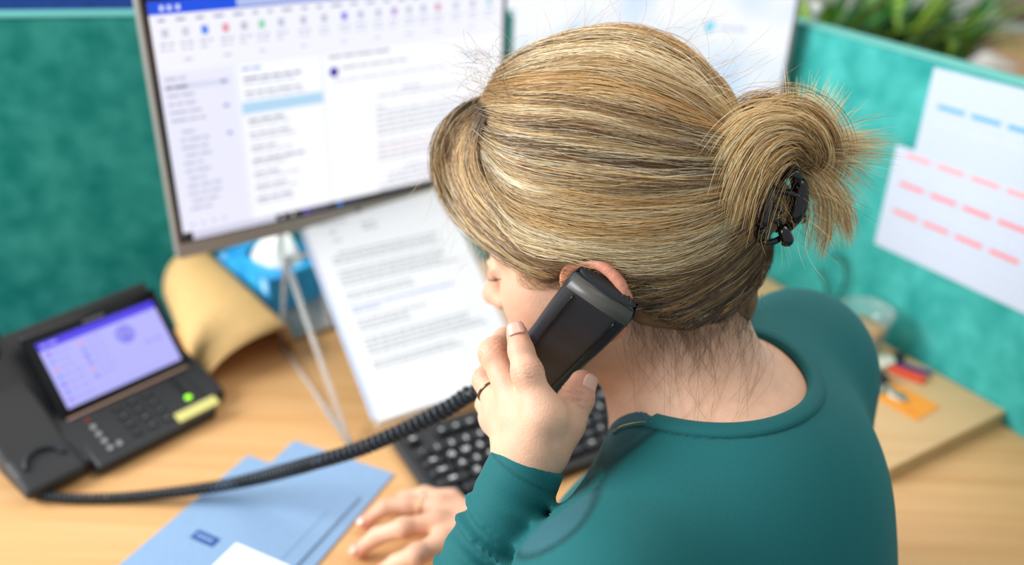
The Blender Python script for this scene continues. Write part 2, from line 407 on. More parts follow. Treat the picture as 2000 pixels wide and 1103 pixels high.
# ------------------------------------------------------------------ desk phone
pX = azv(38.8)
ph = empty('desk_phone', (-0.48, 0.86, 0), 'black desk phone with a lit purple display at the left edge', 'telephone')
B0 = atz(100, 962, 0.004)             # front left foot corner
pf = Frame(B0, azv(36.5), UP)         # Z = towards the viewer; body goes to -Z
HX = np.array([math.cos(0), 0, 0])
back = -pf.Z
# side profile of the wedge (distance back, height)
WID = 0.226
def ploc(x, d, z): return B0 + pf.X * x + back * d + UP * z
scr = Frame(atz(133, 799, 0.052), azv(38.8), -np.cross(azv(38.8), UP) * -1 * 0 + (np.array([-azv(38.8)[1], azv(38.8)[0], 0]) * math.cos(math.radians(52)) + UP * math.sin(math.radians(52))))
mb = MB()
prof = [(0.0, 0.0), (0.0, 0.016), (0.062, 0.040), (0.078, 0.044), (0.150, 0.118), (0.160, 0.112), (0.120, 0.0)]
mb.prism([ploc(0.0, d, z) for d, z in prof], pf.X * WID); mb.build('base', M_dark, ph, bevel=0.004)
# display block follows the fitted display plane
mb = MB(); scr.box(mb, -0.010, 0.154, -0.0085, 0.097, -0.012, 0.0); mb.build('display_bezel', M_blackg, ph, bevel=0.003)
mb = MB(); g = Frame(scr(0, 0, 0.0006), scr.X, scr.Y); SW, SH = 0.1437, 0.083
g.rect(mb, 0, SW, 0, SH, 0, hexc(178, 176, 250)); g.rect(mb, 0, SW, SH - 0.010, SH, 0.0002, hexc(72, 52, 228))
g.words(mb, 0.004, 0.03, SH - 0.006, 0.003, 0.0003, hexc(170, 160, 255), 1, 0.006, 0.01)
g.disc(mb, 0.096, 0.056, 0.0115, 0.0002, hexc(120, 118, 228)); g.disc(mb, 0.096, 0.056, 0.0085, 0.0003, hexc(150, 150, 240)); g.disc(mb, 0.096, 0.058, 0.003, 0.0004, hexc(112, 110, 222)); g.rect(mb, 0.091, 0.101, 0.049, 0.053, 0.0004, hexc(112, 110, 222))
g.words(mb, 0.112, 0.136, 0.034, 0.005, 0.0002, hexc(160, 158, 232), 5, 0.006, 0.012); g.words(mb, 0.125, 0.14, 0.066, 0.003, 0.0002, hexc(175, 172, 240), 6)
ic = [hexc(120, 60, 220), hexc(110, 140, 230), hexc(230, 130, 150), hexc(70, 150, 240), hexc(100, 60, 230), hexc(80, 120, 235), hexc(130, 110, 230)]
for k in range(7):
    g.disc(mb, 0.008, 0.066 - k * 0.0095, 0.0022, 0.0003, ic[k]); g.words(mb, 0.013, 0.036, 0.0648 - k * 0.0095, 0.0025, 0.0003, hexc(160, 158, 226), 30 + k, 0.006, 0.012)
for k in range(6):
    g.disc(mb, 0.045, 0.066 - k * 0.0088, 0.0022, 0.0003, [hexc(235, 140, 150), hexc(110, 120, 230), hexc(90, 40, 215), hexc(100, 110, 230), hexc(230, 130, 150), hexc(120, 110, 235)][k]); g.words(mb, 0.050, 0.074, 0.0648 - k * 0.0088, 0.0025, 0.0003, hexc(160, 158, 226), 60 + k, 0.006, 0.012)
g.rect(mb, 0.004, SW - 0.004, 0.006, 0.0065, 0.0003, hexc(150, 146, 230))
mb.build('screen', M_screen, ph, col=True)
mb = MB(); g.words(mb, 0.058, 0.086, SH + 0.003, 0.0035, 0.0002, (.5, .5, .5), 8, 0.003, 0.004, 0.001); mb.build('logo', mat('grey_print', hexc(120, 118, 118), .5), ph)
# keypad plane
kp0 = scr(-0.010, -0.0115, 0.001); kfw = nrm(ploc(0.0, 0.0, 0.016) - ploc(0.0, 0.062, 0.040))
kpl = Frame(scr(-0.010, -0.012, -0.004), scr.X, -nrm(np.cross(scr.X, UP) * 0.93 * 1 - UP * 0.30) if False else nrm(np.cross(UP, scr.X) * 0.95 + UP * 0.31))
mb = MB(); kpl.box(mb, 0.0, 0.150, -0.078, 0.004, -0.016, 0.0); mb.build('keypad_panel', M_dark, ph, bevel=0.004)
mb = MB(); kpl.box(mb, 0.004, 0.158, -0.002, 0.0035, 0.0, 0.0035); mb.build('metal_strip', mat('bronze_strip', hexc(170, 140, 125), 0.3, 0.7), ph, bevel=0.001)
bm_ = MB(); bm_.prism([np.array([x - 0.0055, y - 0.0035, 0]) for x, y in rrect(0.011, 0.007, 0.003)], np.array([0, 0, 0.0018]))
M_btn = mat('button_grey', hexc(30, 30, 32), 0.35); M_btnl = mat('button_light', hexc(150, 150, 150), 0.35); M_led = mat('green_led', hexc(150, 235, 40), 0.4, emit=1.2); M_red = mat('dull_red', hexc(120, 40, 36), .5)
def button(x, y, m, sx=1.0, name='button', sc=1.0):
    base = bpy.data.meshes.get('phone_button_' + m.name)
    if base is None:
        base = bpy.data.meshes.new('phone_button_' + m.name); base.from_pydata(np.vstack(bm_.V).tolist(), [], bm_.F); base.materials.append(m)
    o = bpy.data.objects.new(name, base); 
    M = np.eye(4); M[:3, 0] = kpl.X * sx * sc; M[:3, 1] = kpl.Y * sc; M[:3, 2] = kpl.Z; M[:3, 3] = kpl(x, y, 0.0) + [0, 0, ZD] - np.array(ph.location[:])
    COL.objects.link(o); o.parent = ph; o.matrix_local = Matrix(M.tolist())
    mbl = MB(); kpl.rect(mbl, x - 0.0012, x + 0.0012, y - 0.0014, y + 0.0014, 0.0021); return o
for r_ in range(4):
    for c_ in range(3): button(0.056 + c_ * 0.019, -0.014 - r_ * 0.0145, M_btn)
for r_ in range(5): button(0.022, -0.012 - r_ * 0.012, M_red if r_ == 0 else M_btnl, 0.55, sc=0.9)
button(0.033, -0.060, M_btnl, 0.55, sc=0.9)
for r_ in range(3): button(0.131, -0.010 - r_ * 0.0105, M_btn, 0.6)
digits = '123456789*0#'
for k, ch in enumerate(digits):
    o = bpy.data.objects.new('digit', textmesh(ch, 0.006, M_btnl)); M = np.eye(4); M[:3, 0] = kpl.X; M[:3, 1] = kpl.Y; M[:3, 2] = kpl.Z
    M[:3, 3] = kpl(0.056 + (k % 3) * 0.019, -0.014 - (k // 3) * 0.0145, 0.0021) + [0, 0, ZD] - np.array(ph.location[:]); COL.objects.link(o); o.parent = ph; o.matrix_local = Matrix(M.tolist())
V, F = uvs(kpl(0.131, -0.044, 0.001), 0.0042, sc=(1, 1, 0.6)); mk('green_light', V, F, M_led, ph)
mb = MB(); kpl.box(mb, 0.102, 0.156, -0.073, -0.059, 0.0005, 0.0035); tag(mb.build('paper_label', mat('yellow_label', hexc(222, 214, 130), .7), ph, bevel=0.0005), 'pale yellow paper label strip')
# handset cradle column at the left
cr = Frame(kpl(-0.0735, -0.064, -0.004), kpl.X, kpl.Y)
mb = MB()
col_prof = [(-0.004, -0.010), (-0.004, 0.004), (0.02, 0.008), (0.045, 0.006), (0.10, 0.020), (0.125, 0.026), (0.16, 0.040), (0.18, 0.052), (0.205, 0.060), (0.205, 0.0), (0.06, -0.030)]
mb.prism([cr(0.0, y, z) for y, z in col_prof], cr.X * 0.066); mb.build('cradle', M_dark, ph, bevel=0.006)
mb = MB()
arc = [cr(0.033 + 0.020 * math.cos(t), 0.022 + 0.020 * math.sin(t), 0.0095) for t in np.linspace(0, math.pi, 14)]
mb.tube(arc, 0.0022, 8); mb.build('cradle_rim', M_black, ph, smooth=True)
mb = MB(); mb.prism([cr(0.010 + x, 0.155 + y, 0.036 + y * 0.35) for x, y in rrect(0.046, 0.040, 0.012)], cr.Z * 0.014 ); mb.build('earpiece_rest', M_black, ph, bevel=0.003)
mb = MB(); mb.prism([cr(0.018 + x, 0.163 + y, 0.052 + y * 0.35) for x, y in rrect(0.03, 0.022, 0.008)], cr.Z * 0.004); mb.build('hook', M_blackg, ph, bevel=0.002)
for fx, fd in ((0.0, 0.05),):
    V, F = uvs(atz(18, 878, 0.008), 0.008); mk('foot', V, F, M_black, ph)

# ------------------------------------------------------------------ keyboard
kO = atz(760, 868, 0.0); KX = azv(59.5); KY = np.array([-KX[1], KX[0], 0])     # KY away from sitter
KW, KD = 0.446, 0.150
kb = Frame(kO - KY * KD, KX, KY)
ke = empty('keyboard', kb(KW / 2, KD / 2, 0), 'black full-size keyboard lying on the desk under her wrist', 'keyboard')
mb = MB(); mb.prism([kb(x, y, 0.003) for x, y in rrect(KW, KD, 0.006)], UP * 0.012); mb.build('case', M_dark, ke, bevel=0.003)
M_key = mat('keycap', hexc(34, 34, 36), 0.28); M_leg = mat('key_legend', hexc(225, 225, 222), 0.4)
def keymesh(wk, hk):
    nm = 'key_%d_%d' % (round(wk * 1e4), round(hk * 1e4)); me = bpy.data.meshes.get(nm)
    if me: return me
    V = []
    for s_, z in ((0.5, 0.0), (0.5, 0.002), (0.40, 0.0068), (0.36, 0.0074)):
        ix = (0.5 - s_) * hk
        for x, y in rrect(wk - 2 * ix, hk - 2 * ix, 0.0018, 3): V.append((x - wk / 2 + ix, y - hk / 2 + ix, z))
    n = len(V) // 4; F = [[k * n + j, k * n + (j + 1) % n, (k + 1) * n + (j + 1) % n, (k + 1) * n + j] for k in range(3) for j in range(n)] + [[3 * n + j for j in range(n)]]
    me = bpy.data.meshes.new(nm); me.from_pydata(V, [], F); me.materials.append(M_key); return me
def key(x, y, wk, hk, ch=''):
    p = kb(x, y, 0.0148) + [0, 0, ZD] - np.array(ke.location[:])
    M = np.eye(4); M[:3, 0] = KX; M[:3, 1] = KY; M[:3, 3] = p
    o = bpy.data.objects.new('key', keymesh(wk, hk)); COL.objects.link(o); o.parent = ke; o.matrix_local = Matrix(M.tolist())
    if ch:
        t = bpy.data.objects.new('legend', textmesh(ch, 0.0085 if len(ch) == 1 else 0.0045, M_leg, 0.0003)); COL.objects.link(t); t.parent = o; t.location = (0, 0.001, 0.0076)
U_ = 0.0187
rows = [
    (0.0195, [(1.25, 'Ctrl'), (1.25, ''), (1.25, 'Alt'), (6.0, ''), (1.25, 'Gr'), (1.25, ''), (1.25, ''), (1.5, 'Ctrl')]),
    (0.0195 + U_, [(2.25, 'Shift'), 'Z', 'X', 'C', 'V', 'B', 'N', 'M', ',', '.', '/', (2.75, 'Shift')]),
    (0.0195 + 2 * U_, [(1.75, 'Caps'), 'A', 'S', 'D', 'F', 'G', 'H', 'J', 'K', 'L', ';', "'", (2.25, 'Enter')]),
    (0.0195 + 3 * U_, [(1.5, 'Tab'), 'Q', 'W', 'E', 'R', 'T', 'Y', 'U', 'I', 'O', 'P', '[', ']', (1.5, '')]),
    (0.0195 + 4 * U_, ['`', '1', '2', '3', '4', '5', '6', '7', '8', '9', '0', '-', '=', (2.0, '<')])]
for y, ks in rows:
    x = 0.010
    for k in ks:
        wu, ch = k if isinstance(k, tuple) else (1.0, k)
        key(x + wu * U_ / 2, y, wu * U_ - 0.0016, U_ - 0.0016, ch); x += wu * U_
yF = 0.0195 + 5.45 * U_
x = 0.010; key(x + U_ / 2, yF, U_ - 0.002, 0.0145, 'Esc'); x += 2 * U_
for g_ in range(3):
    for q in range(4): key(x + U_ / 2, yF, U_ - 0.002, 0.0145, 'F%d' % (g_ * 4 + q + 1)); x += U_
    x += 0.45 * U_
xn = 0.010 + 15 * U_ + 0.006
for r_ in (3, 4):
    for c_ in range(3): key(xn + (c_ + .5) * U_, 0.0195 + r_ * U_, U_ - 0.0016, U_ - 0.0016, [['Del', 'End', 'Pg'], ['Ins', 'Home', 'Pg']][r_ - 3][c_])
for c_ in range(3): key(xn + (c_ + .5) * U_, 0.0195, U_ - 0.0016, U_ - 0.0016, '<v>'[c_])
key(xn + 1.5 * U_, 0.0195 + U_, U_ - 0.0016, U_ - 0.0016, '^')
xp = xn + 3 * U_ + 0.005
for r_ in range(5):
    for c_ in range(4):
        ch = ['0 . ', '123 ', '456+', '789 ', '^/*-'][r_][c_].strip(); key(xp + (c_ + .5) * U_, 0.0195 + r_ * U_, U_ - 0.0016, U_ - 0.0016, ch)
for c_ in range(3): key(xn + (c_ + .5) * U_, yF, U_ - 0.002, 0.0145, '')

# ------------------------------------------------------------------ papers in the clear document stand
pX_ = azv(57.5); tl = math.radians(37); pYh = np.array([-pX_[1], pX_[0], 0])
pB = Frame(atz(738, 822, 0.028), pX_, pYh * math.cos(tl) + UP * math.sin(tl))
dh = empty('document_stand', pB(0.1, 0.1, -0.05) * [1, 1, 0], 'clear acrylic document stand with slanted legs under the left monitor', 'document stand')
mb = MB(); pB.box(mb, -0.004, 0.225, -0.004, 0.27, -0.0075, -0.0045); mb.build('back_plate', M_clear, dh, bevel=0.0008)
mb = MB(); pB.box(mb, -0.004, 0.225, -0.0072, -0.0042, -0.0075, 0.018); mb.build('front_lip', M_clear, dh, bevel=0.0008)
for xx in (-0.035, 0.20):
    a_ = atz(683, 815, 0.003) if xx < 0 else None
    top = pB(xx, 0.24, -0.009); f0 = pB(xx, 0.0, -0.009); f0[2] = 0.003; bk_ = pB(xx, 0.24, -0.009) + pYh * 0.06; bk_[2] = 0.003
    mb = MB(); mb.tube([top, f0], 0.004, 10); mb.build('leg', M_clear, dh, smooth=True)
    mb = MB(); mb.tube([top, bk_], 0.003, 10); mb.build('leg', M_clear, dh, smooth=True)
    mb = MB(); mb.tube([f0, bk_], 0.003, 10); mb.build('foot_bar', M_clear, dh, smooth=True)
mb = MB(); mb.tube([pB(-0.035, 0.24, -0.009), pB(0.20, 0.24, -0.009)], 0.003, 10); mb.build('cross_bar', M_clear, dh, smooth=True)
def sheet(name, f, w_, h_, marks, label, cat, group=None, th=0.0003, bend=0.0, m=None, base=hexc(246, 247, 250), parent=None):
    mb = MB(); n = 10
    for i in range(n):
        y0, y1 = h_ * i / n, h_ * (i + 1) / n
        z0, z1 = bend * (y0 / h_) ** 2, bend * (y1 / h_) ** 2
        mb.add([f(0, y0, z0), f(w_, y0, z0), f(w_, y1, z1), f(0, y1, z1)], [[0, 1, 2, 3]], base)
        mb.add([f(0, y0, z0 - th), f(w_, y0, z0 - th), f(w_, y1, z1 - th), f(0, y1, z1 - th)], [[3, 2, 1, 0]], base)
    for a, b in (((0, 0), (w_, 0)), ((w_, 0), (w_, h_)), ((w_, h_), (0, h_)), ((0, h_), (0, 0))):
        z = lambda q: bend * (q[1] / h_) ** 2
        mb.quad(f(*a, z(a) - th), f(*b, z(b) - th), f(*b, z(b)), f(*a, z(a)), base)
    g = Frame(f(0, 0, 0.00025), f.X, f.Y); marks(g, mb)
    return tag(mb.build(name, m or M_print, parent, col=True), label, cat, group)
def letter(g, mb):
    rr = random.Random(11); y = 0.272; k = 0; c = hexc(172, 172, 178)
    for n_, x0, x1 in ((1, .02, .07), (0, 0, 0), (3, .03, .055), (0, 0, 0), (0, 0, 0), (1, .03, .19), (2, .02, .185), (0, 0, 0), (4, .02, .19), (0, 0, 0), (2, .02, .12), (0, 0, 0), (1, .02, .19), (1, .02, .08), (0, 0, 0), (3, .02, .12), (0, 0, 0), (4, .02, .19), (0, 0, 0), (2, .02, .15)):
        if n_ == 0: y -= 0.0065; continue
        for q in range(n_):
            col = hexc(150, 165, 215) if 13 <= k <= 14 else c
            g.words(mb, x0, x1 - rr.uniform(0, .03), y, 0.0024, 0, col, 700 + k, 0.004, 0.014, 0.002); y -= 0.0065; k += 1
    g.words(mb, 0.075, 0.095, 0.262, 0.0024, 0, c, 10); g.words(mb, 0.075, 0.095, 0.255, 0.0024, 0, c, 12)
pB2 = Frame(pB(-0.006, 0.004, -0.003), pB.X + pB.Y * 0.0, pB.Y - pB.X * 0.045)
sheet('paper_sheet', pB2, 0.21, 0.297, lambda g, mb: None, 'bluish blank sheet peeking out behind the white letter on the stand', 'paper', base=hexc(205, 216, 238))
sheet('paper_sheet', Frame(pB(0, 0, -0.001), pB.X, pB.Y), 0.21, 0.297, letter, 'white typed letter on top in the clear document stand', 'paper')

# ------------------------------------------------------------------ kraft sheet, tissue box, folder
eA = atz(400, 768, 0.001); eD = atz(333, 606, 0.001); al = eD - eA; 
eR = atz(572, 648, 0.035)
n1, n2 = 28, 10; V = []; F = []
for j in range(n2 + 1):
    v = j / n2; base = eA + al * v * 1.22
    for i in range(n1 + 1):
        u = i / n1; ang = u * math.radians(118)
        wv = (eR - eA) * [1, 1, 0]
        x = (1 - math.cos(ang)) / (1 - math.cos(math.radians(118))); z = 0.050 * math.sin(ang) ** 0.9 if u < 1 else 0
        z = max(z, 0.0)
        p = base + wv * x * (1 - 0.45 * v) + UP * (z * (1 + 0.25 * v))
        V.append(p)
for j in range(n2):
    for i in range(n1): q = j * (n1 + 1) + i; F.append([q, q + 1, q + n1 + 2, q + n1 + 1])
o = mk('kraft_envelope', V, F, M_kraft); md = o.modifiers.new('solid', 'SOLIDIFY'); md.thickness = 0.0012; md.offset = 0
tag(o, 'curled brown kraft envelope arching between desk phone and tissue box', 'envelope')
# blue folder lying under the tissue box
tO = atz(532, 622, 0.004)
tX = azv(41); tY = np.array([-tX[1], tX[0], 0])
fo = Frame(atz(545, 640, 0.0005), tX, tY)
mb = MB(); fo.box(mb, 0.0, 0.105, -0.0, 0.14, 0.0, 0.002)
tag(mb.build('folder', mat('grey_blue_card', hexc(112, 152, 196), .7)), 'grey-blue card folder lying beneath the tissue box', 'folder')
tb = empty('tissue_box', tO + tX * 0.06 + tY * 0.07, 'blue patterned tissue box with a white tissue below the left monitor', 'tissue box')
BW, BD, BH = 0.112, 0.135, 0.062
m = bpy.data.materials.new('tissue_box_print'); m.use_nodes = True; nt = m.node_tree; b = nt.nodes['Principled BSDF']; b.inputs['Roughness'].default_value = 0.45
tc = nt.nodes.new('ShaderNodeTexCoord'); vo = nt.nodes.new('ShaderNodeTexVoronoi'); vo.inputs['Scale'].default_value = 30; mpn = nt.nodes.new('ShaderNodeMapping'); mpn.inputs['Scale'].default_value = (1, 1, .6)
nt.links.new(tc.outputs['Object'], mpn.inputs[0]); nt.links.new(mpn.outputs[0], vo.inputs['Vector'])
rp = nt.nodes.new('ShaderNodeValToRGB'); rp.color_ramp.elements[0].position = 0.2; rp.color_ramp.elements[0].color = (*hexc(165, 220, 245), 1); rp.color_ramp.elements[1].position = 0.30; rp.color_ramp.elements[1].color = (*hexc(20, 148, 226), 1)
el = rp.color_ramp.elements.new(0.6); el.color = (*hexc(60, 180, 236), 1)
nt.links.new(vo.outputs['Distance'], rp.inputs[0]); nt.links.new(rp.outputs[0], b.inputs['Base Color']); M_tis = m
mb = MB()
bx = Frame(tO, tX, tY)
ov = [(BW / 2 + 0.034 * math.cos(t), BD / 2 + 0.052 * math.sin(t)) for t in np.linspace(0, 2 * math.pi, 33)[:-1]]
bx.box(mb, 0, BW, 0, 0.001, 0, BH); bx.box(mb, 0, BW, BD - 0.001, BD, 0, BH); bx.box(mb, 0, 0.001, 0.001, BD - 0.001, 0, BH); bx.box(mb, BW - 0.001, BW, 0.001, BD - 0.001, 0, BH); bx.box(mb, 0.001, BW - .001, 0.001, BD - .001, 0, 0.001)
# top with oval hole
outer = [];
for t in np.linspace(0, 2 * math.pi, 33)[:-1]:
    c_, s_ = math.cos(t), math.sin(t); k = min((BW / 2) / (abs(c_) + 1e-9), (BD / 2) / (abs(s_) + 1e-9)); outer.append((BW / 2 + c_ * k, BD / 2 + s_ * k))
V = [bx(x, y, BH) for x, y in outer] + [bx(x, y, BH) for x, y in ov]; mb.add(V, [[i, (i + 1) % 32, 32 + (i + 1) % 32, 32 + i] for i in range(32)])
mb.build('carton', M_tis, tb)
# tissue: crumpled sheet rising from the slot
V = []; F = []; nu, nv = 32, 9
for j in range(nv):
    v = j / (nv - 1)
    for i in range(nu):
        t = 2 * math.pi * i / nu; rr_ = (1 - 0.75 * v ** 1.3) * (1 + 0.13 * math.sin(5 * t + 3 * v) + 0.07 * math.sin(9 * t))
        V.append(bx(BW / 2 + 0.033 * rr_ * math.cos(t) + 0.012 * v, BD / 2 + 0.050 * rr_ * math.sin(t) - 0.008 * v, BH - 0.012 + 0.052 * v + 0.006 * math.sin(4 * t) * v))
for j in range(nv - 1):
    for i in range(nu): F.append([j * nu + i, j * nu + (i + 1) % nu, (j + 1) * nu + (i + 1) % nu, (j + 1) * nu + i])
F.append([(nv - 1) * nu + i for i in range(nu)])
mk('tissue', V, F, mat('tissue_paper', hexc(240, 244, 240), .9), tb)

# ------------------------------------------------------------------ blue envelopes
def envelope(tl_, az, w_, h_, z, label, extra=None):
    X = azv(az); Y = np.array([-X[1], X[0], 0]); f = Frame(tl_ - Y * h_, X, Y); f.o[2] = z
    e = empty('envelope', f(w_ / 2, h_ / 2, 0), label, 'envelope')
    mb = MB(); mb.prism([f(x, y, 0) for x, y in rrect(w_, h_, 0.0015, 2)], UP * 0.0014); mb.build('body', M_env, e)
    mb = MB()
    tri = [f(0.003, h_ - 0.0005, 0.0014), f(w_ * .5, h_ - 0.042, 0.0014), f(w_ - 0.003, h_ - 0.0005, 0.0014)]
    if extra: extra(f, e)
    return f, e
# first one (lower, turned): top corner (575,862) right corner (770,925)
a_, b_ = atz(575, 862), atz(770, 927); azb = math.degrees(math.atan2(*(b_ - a_)[:2]))
f2, e2 = envelope(a_, azb, np.linalg.norm(b_ - a_) + 0.0, 0.205, 0.0004, 'blue paper envelope at the back, turned and partly covered')
a_, b_ = atz(485, 893), atz(703, 975); azb = math.degrees(math.atan2(*(b_ - a_)[:2]))
M_navy = mat('navy_print', hexc(30, 72, 140), .6)
def front_env(f, e):
    mb = MB(); f.rect(mb, w0 - 0.018, w0 - 0.0172, 0.0, 0.2, 0.0016); mb.build('flap_crease', mat('crease_blue', hexc(96, 128, 172), .7), e)
    q = atz(371, 1052, 0.0018); lx = (q - f.o) @ f.X; ly = (q - f.o) @ f.Y
    mb = MB(); f.rect(mb, lx, lx + 0.030, ly, ly + 0.0125, 0.0017); mb.build('printed_mark', M_navy, e)
    mb = MB(); f.words(mb, lx + 0.004, lx + 0.026, ly + 0.005, 0.0028, 0.0019, (1, 1, 1), 3, 0.003, 0.006, 0.001); mb.build('lettering', mat('pale_blue_print', hexc(150, 180, 220), .6), e)
    q = atz(462, 1063, 0.0018); lx = (q - f.o) @ f.X; ly = (q - f.o) @ f.Y
    mb = MB(); f.box(mb, lx, lx + 0.068, ly - 0.040, ly, 0.0014, 0.0018); mb.build('address_window', M_paper, e)
w0 = np.linalg.norm(b_ - a_)
f1, e1 = envelope(a_, azb, w0, 0.235, 0.0022, 'blue paper envelope in front with white address window and navy mark', front_env)
# ------------------------------------------------------------------ sheets pinned on the right divider
def on_panel(x, y, off=0.002):
    r = ray(x, y); A = corner + RN * off; t = ((A - CP) @ RN) / (r @ RN); return CP + r * t
cTL, cBL = on_panel(1808, 210), on_panel(1708, 475)
cd1 = on_panel(1999, 262); Xc = -RD
fY = nrm(cTL - cBL)
cal = Frame(on_panel(1785, 298, .003), nrm(on_panel(1999, 372, .003) - on_panel(1785, 298, .003)), fY)
hh = 0.0
def calmarks(rows_, col, w_, h_):
    def fn(g, mb):
        for i in range(7):
            g.rect(mb, 0.02 + i * (w_ - 0.04) / 6, 0.0206 + i * (w_ - 0.04) / 6, 0.02, h_ - 0.02, 0, hexc(215, 222, 235))
        for k, (y, c) in enumerate(rows_):
            for q in range(4):
                x0 = 0.018 + q * 0.050; g.rect(mb, x0, x0 + 0.040, y, y + 0.0055, 0, c)
                g.words(mb, x0, x0 + 0.044, y - 0.012, 0.003, 0, hexc(205, 212, 226), k * 9 + q, 0.003, 0.005, 0.003)
                g.words(mb, x0, x0 + 0.044, y - 0.020, 0.003, 0, hexc(212, 218, 230), k * 19 + q, 0.003, 0.005, 0.003)
    return fn
H1 = np.linalg.norm(on_panel(1785, 298, .003) - on_panel(1708, 475, .003))
fcal = Frame(on_panel(1708, 475, .003), cal.X, fY)
fc2 = Frame(on_panel(1785, 300, .0018), cal.X, fY)
sheet('printed_sheet', fc2, 0.30, 0.115, calmarks([(0.088 - 0.022, hexc(90, 168, 215))], None, 0.30, 0.115), 'upper white printed sheet with a blue heading row on the right divider', 'paper', base=hexc(196, 205, 224))
sheet('printed_sheet', fcal, 0.30, H1, calmarks([(H1 - 0.012, hexc(240, 160, 160)), (H1 - 0.052, hexc(236, 130, 134)), (H1 - 0.092, hexc(236, 130, 134))], None, 0.30, H1), 'lower white printed sheet with three red heading rows on the divider', 'paper', base=hexc(200, 208, 224))
mb = MB(); g = Frame(fcal(0, 0, 0.0006), fcal.X, fcal.Y)

# ------------------------------------------------------------------ cup, keys, card on the pale board
cb = atz(1672, 690, 0.02)
cup = empty('plastic_cup', cb, 'clear plastic cup of amber drink behind her right shoulder', 'cup')
def lathe(c, prof, n=40):
    V = [np.array(c) + [r * math.cos(2 * math.pi * j / n), r * math.sin(2 * math.pi * j / n), z] for r, z in prof for j in range(n)]
    F = [[i * n + j, i * n + (j + 1) % n, (i + 1) * n + (j + 1) % n, (i + 1) * n + j] for i in range(len(prof) - 1) for j in range(n)]
    return V, F
V, F = lathe(cb, [(0.0001, 0.0005), (0.026, 0.0005), (0.027, 0.002), (0.036, 0.070), (0.037, 0.072), (0.0355, 0.0725), (0.0345, 0.069), (0.026, 0.003), (0.0001, 0.0025)])
mk('cup_wall', V, F, mat('clear_plastic', (1, 1, 1), 0.05, trans=0.88, ior=1.42), cup)
V, F = lathe(cb, [(0.0001, 0.0035), (0.0255, 0.0035), (0.0305, 0.045), (0.0001, 0.045)]); mk('drink', V, F, mat('amber_drink', hexc(236, 190, 96), 0.05, trans=0.4, ior=1.2), cup)
ky = empty('bunch_of_keys', atz(1735, 735, 0.02), 'bunch of keys with white, red and blue tags beside the orange card', 'keys')
def blob(name, px, py, z, az, a_, b_, c_, m, parent):
    p = atz(px, py, z); X = azv(az); Y = np.array([-X[1], X[0], 0]); f = Frame(p, X, Y)
    mb = MB(); mb.prism([f(x - a_ / 2, y - b_ / 2, 0) for x, y in rrect(a_, b_, min(a_, b_) * .4)], UP * c_); return mb.build(name, m, parent, bevel=min(c_ * .4, .002))
blob('white_tag', 1722, 712, 0.0205, 60, 0.034, 0.026, 0.010, mat('ivory_plastic', hexc(232, 226, 205), .4), ky)
blob('red_tag', 1772, 734, 0.0205, 128, 0.048, 0.017, 0.006, mat('red_plastic', hexc(226, 76, 48), .4), ky)
blob('blue_tag', 1783, 722, 0.0205, 122, 0.048, 0.008, 0.005, mat('navy_plastic', hexc(40, 52, 120), .4), ky)
blob('black_fob', 1752, 705, 0.0205, 40, 0.022, 0.016, 0.009, M_black, ky)
blob('black_fob', 1713, 742, 0.0205, 70, 0.022, 0.030, 0.010, M_black, ky)
rp_ = atz(1738, 748, 0.022); mb = MB(); mb.tube([rp_ + [0.013 * math.cos(t), 0.013 * math.sin(t), 0.002 * math.sin(2 * t)] for t in np.linspace(0, 2 * math.pi, 28)], 0.0011, 6); mb.build('key_ring', M_alu, ky, smooth=True)
for k, (px, py, a_) in enumerate(((1722, 765, 100), (1735, 760, 150), (1716, 728, 20))):
    p = atz(px, py, 0.0212 + 0.0016 * k); X = azv(a_); Y = np.array([-X[1], X[0], 0]); f = Frame(p, X, Y)
    mb = MB(); f.box(mb, 0.0, 0.030, -0.003, 0.003, 0, 0.0014)
    for q in range(4): f.box(mb, 0.010 + q * .005, 0.013 + q * .005, -0.0048, -0.003, 0, 0.0014)
    mb.prism([f(-0.008 + 0.010 * math.cos(t), 0.010 * math.sin(t), 0) for t in np.linspace(0, 2 * math.pi, 17)[:-1]], UP * 0.0014)
    mb.build('key_blade', mat('nickel', hexc(190, 185, 172), .3, .9), ky)
q0 = atz(1712, 778, 0.0203); q1 = atz(1790, 822, 0.0203); q2 = atz(1828, 800, 0.0203)
cf = Frame(q0, q1 - q0, nrm(q2 - q1)); cw = np.linalg.norm(q1 - q0); ch_ = 0.052
cf = Frame(q1 - cf.X * 0.086, cf.X, cf.Y)
card = empty('plastic_card', cf(cw / 2, ch_ / 2, 0), 'orange card with a white curved logo lying on the pale board', 'card')
mb = MB(); mb.prism([cf(x, y, 0) for x, y in rrect(0.086, 0.054, 0.003)], cf.Z * 0.0009); mb.build('card_body', mat('orange_card', hexc(240, 152, 48), .35), card)
mb = MB(); P = [cf(0.040 + 0.013 * math.cos(t), 0.030 + 0.013 * math.sin(t), 0.0013) for t in np.linspace(math.radians(150), math.radians(380), 20)]
for i in range(len(P) - 1):
    c0 = cf(0.040, 0.030, 0.0013); mb.quad(c0 + (P[i] - c0) * 0.62, P[i], P[i + 1], c0 + (P[i + 1] - c0) * 0.62)
mb.build('logo', M_white, card)
mb = MB(); cf.words(mb, 0.06, 0.08, 0.012, 0.004, 0.0012, (1, 1, 1), 5, 0.003, 0.006, 0.001); mb.build('lettering', mat('dark_orange_print', hexc(222, 120, 30), .5), card)
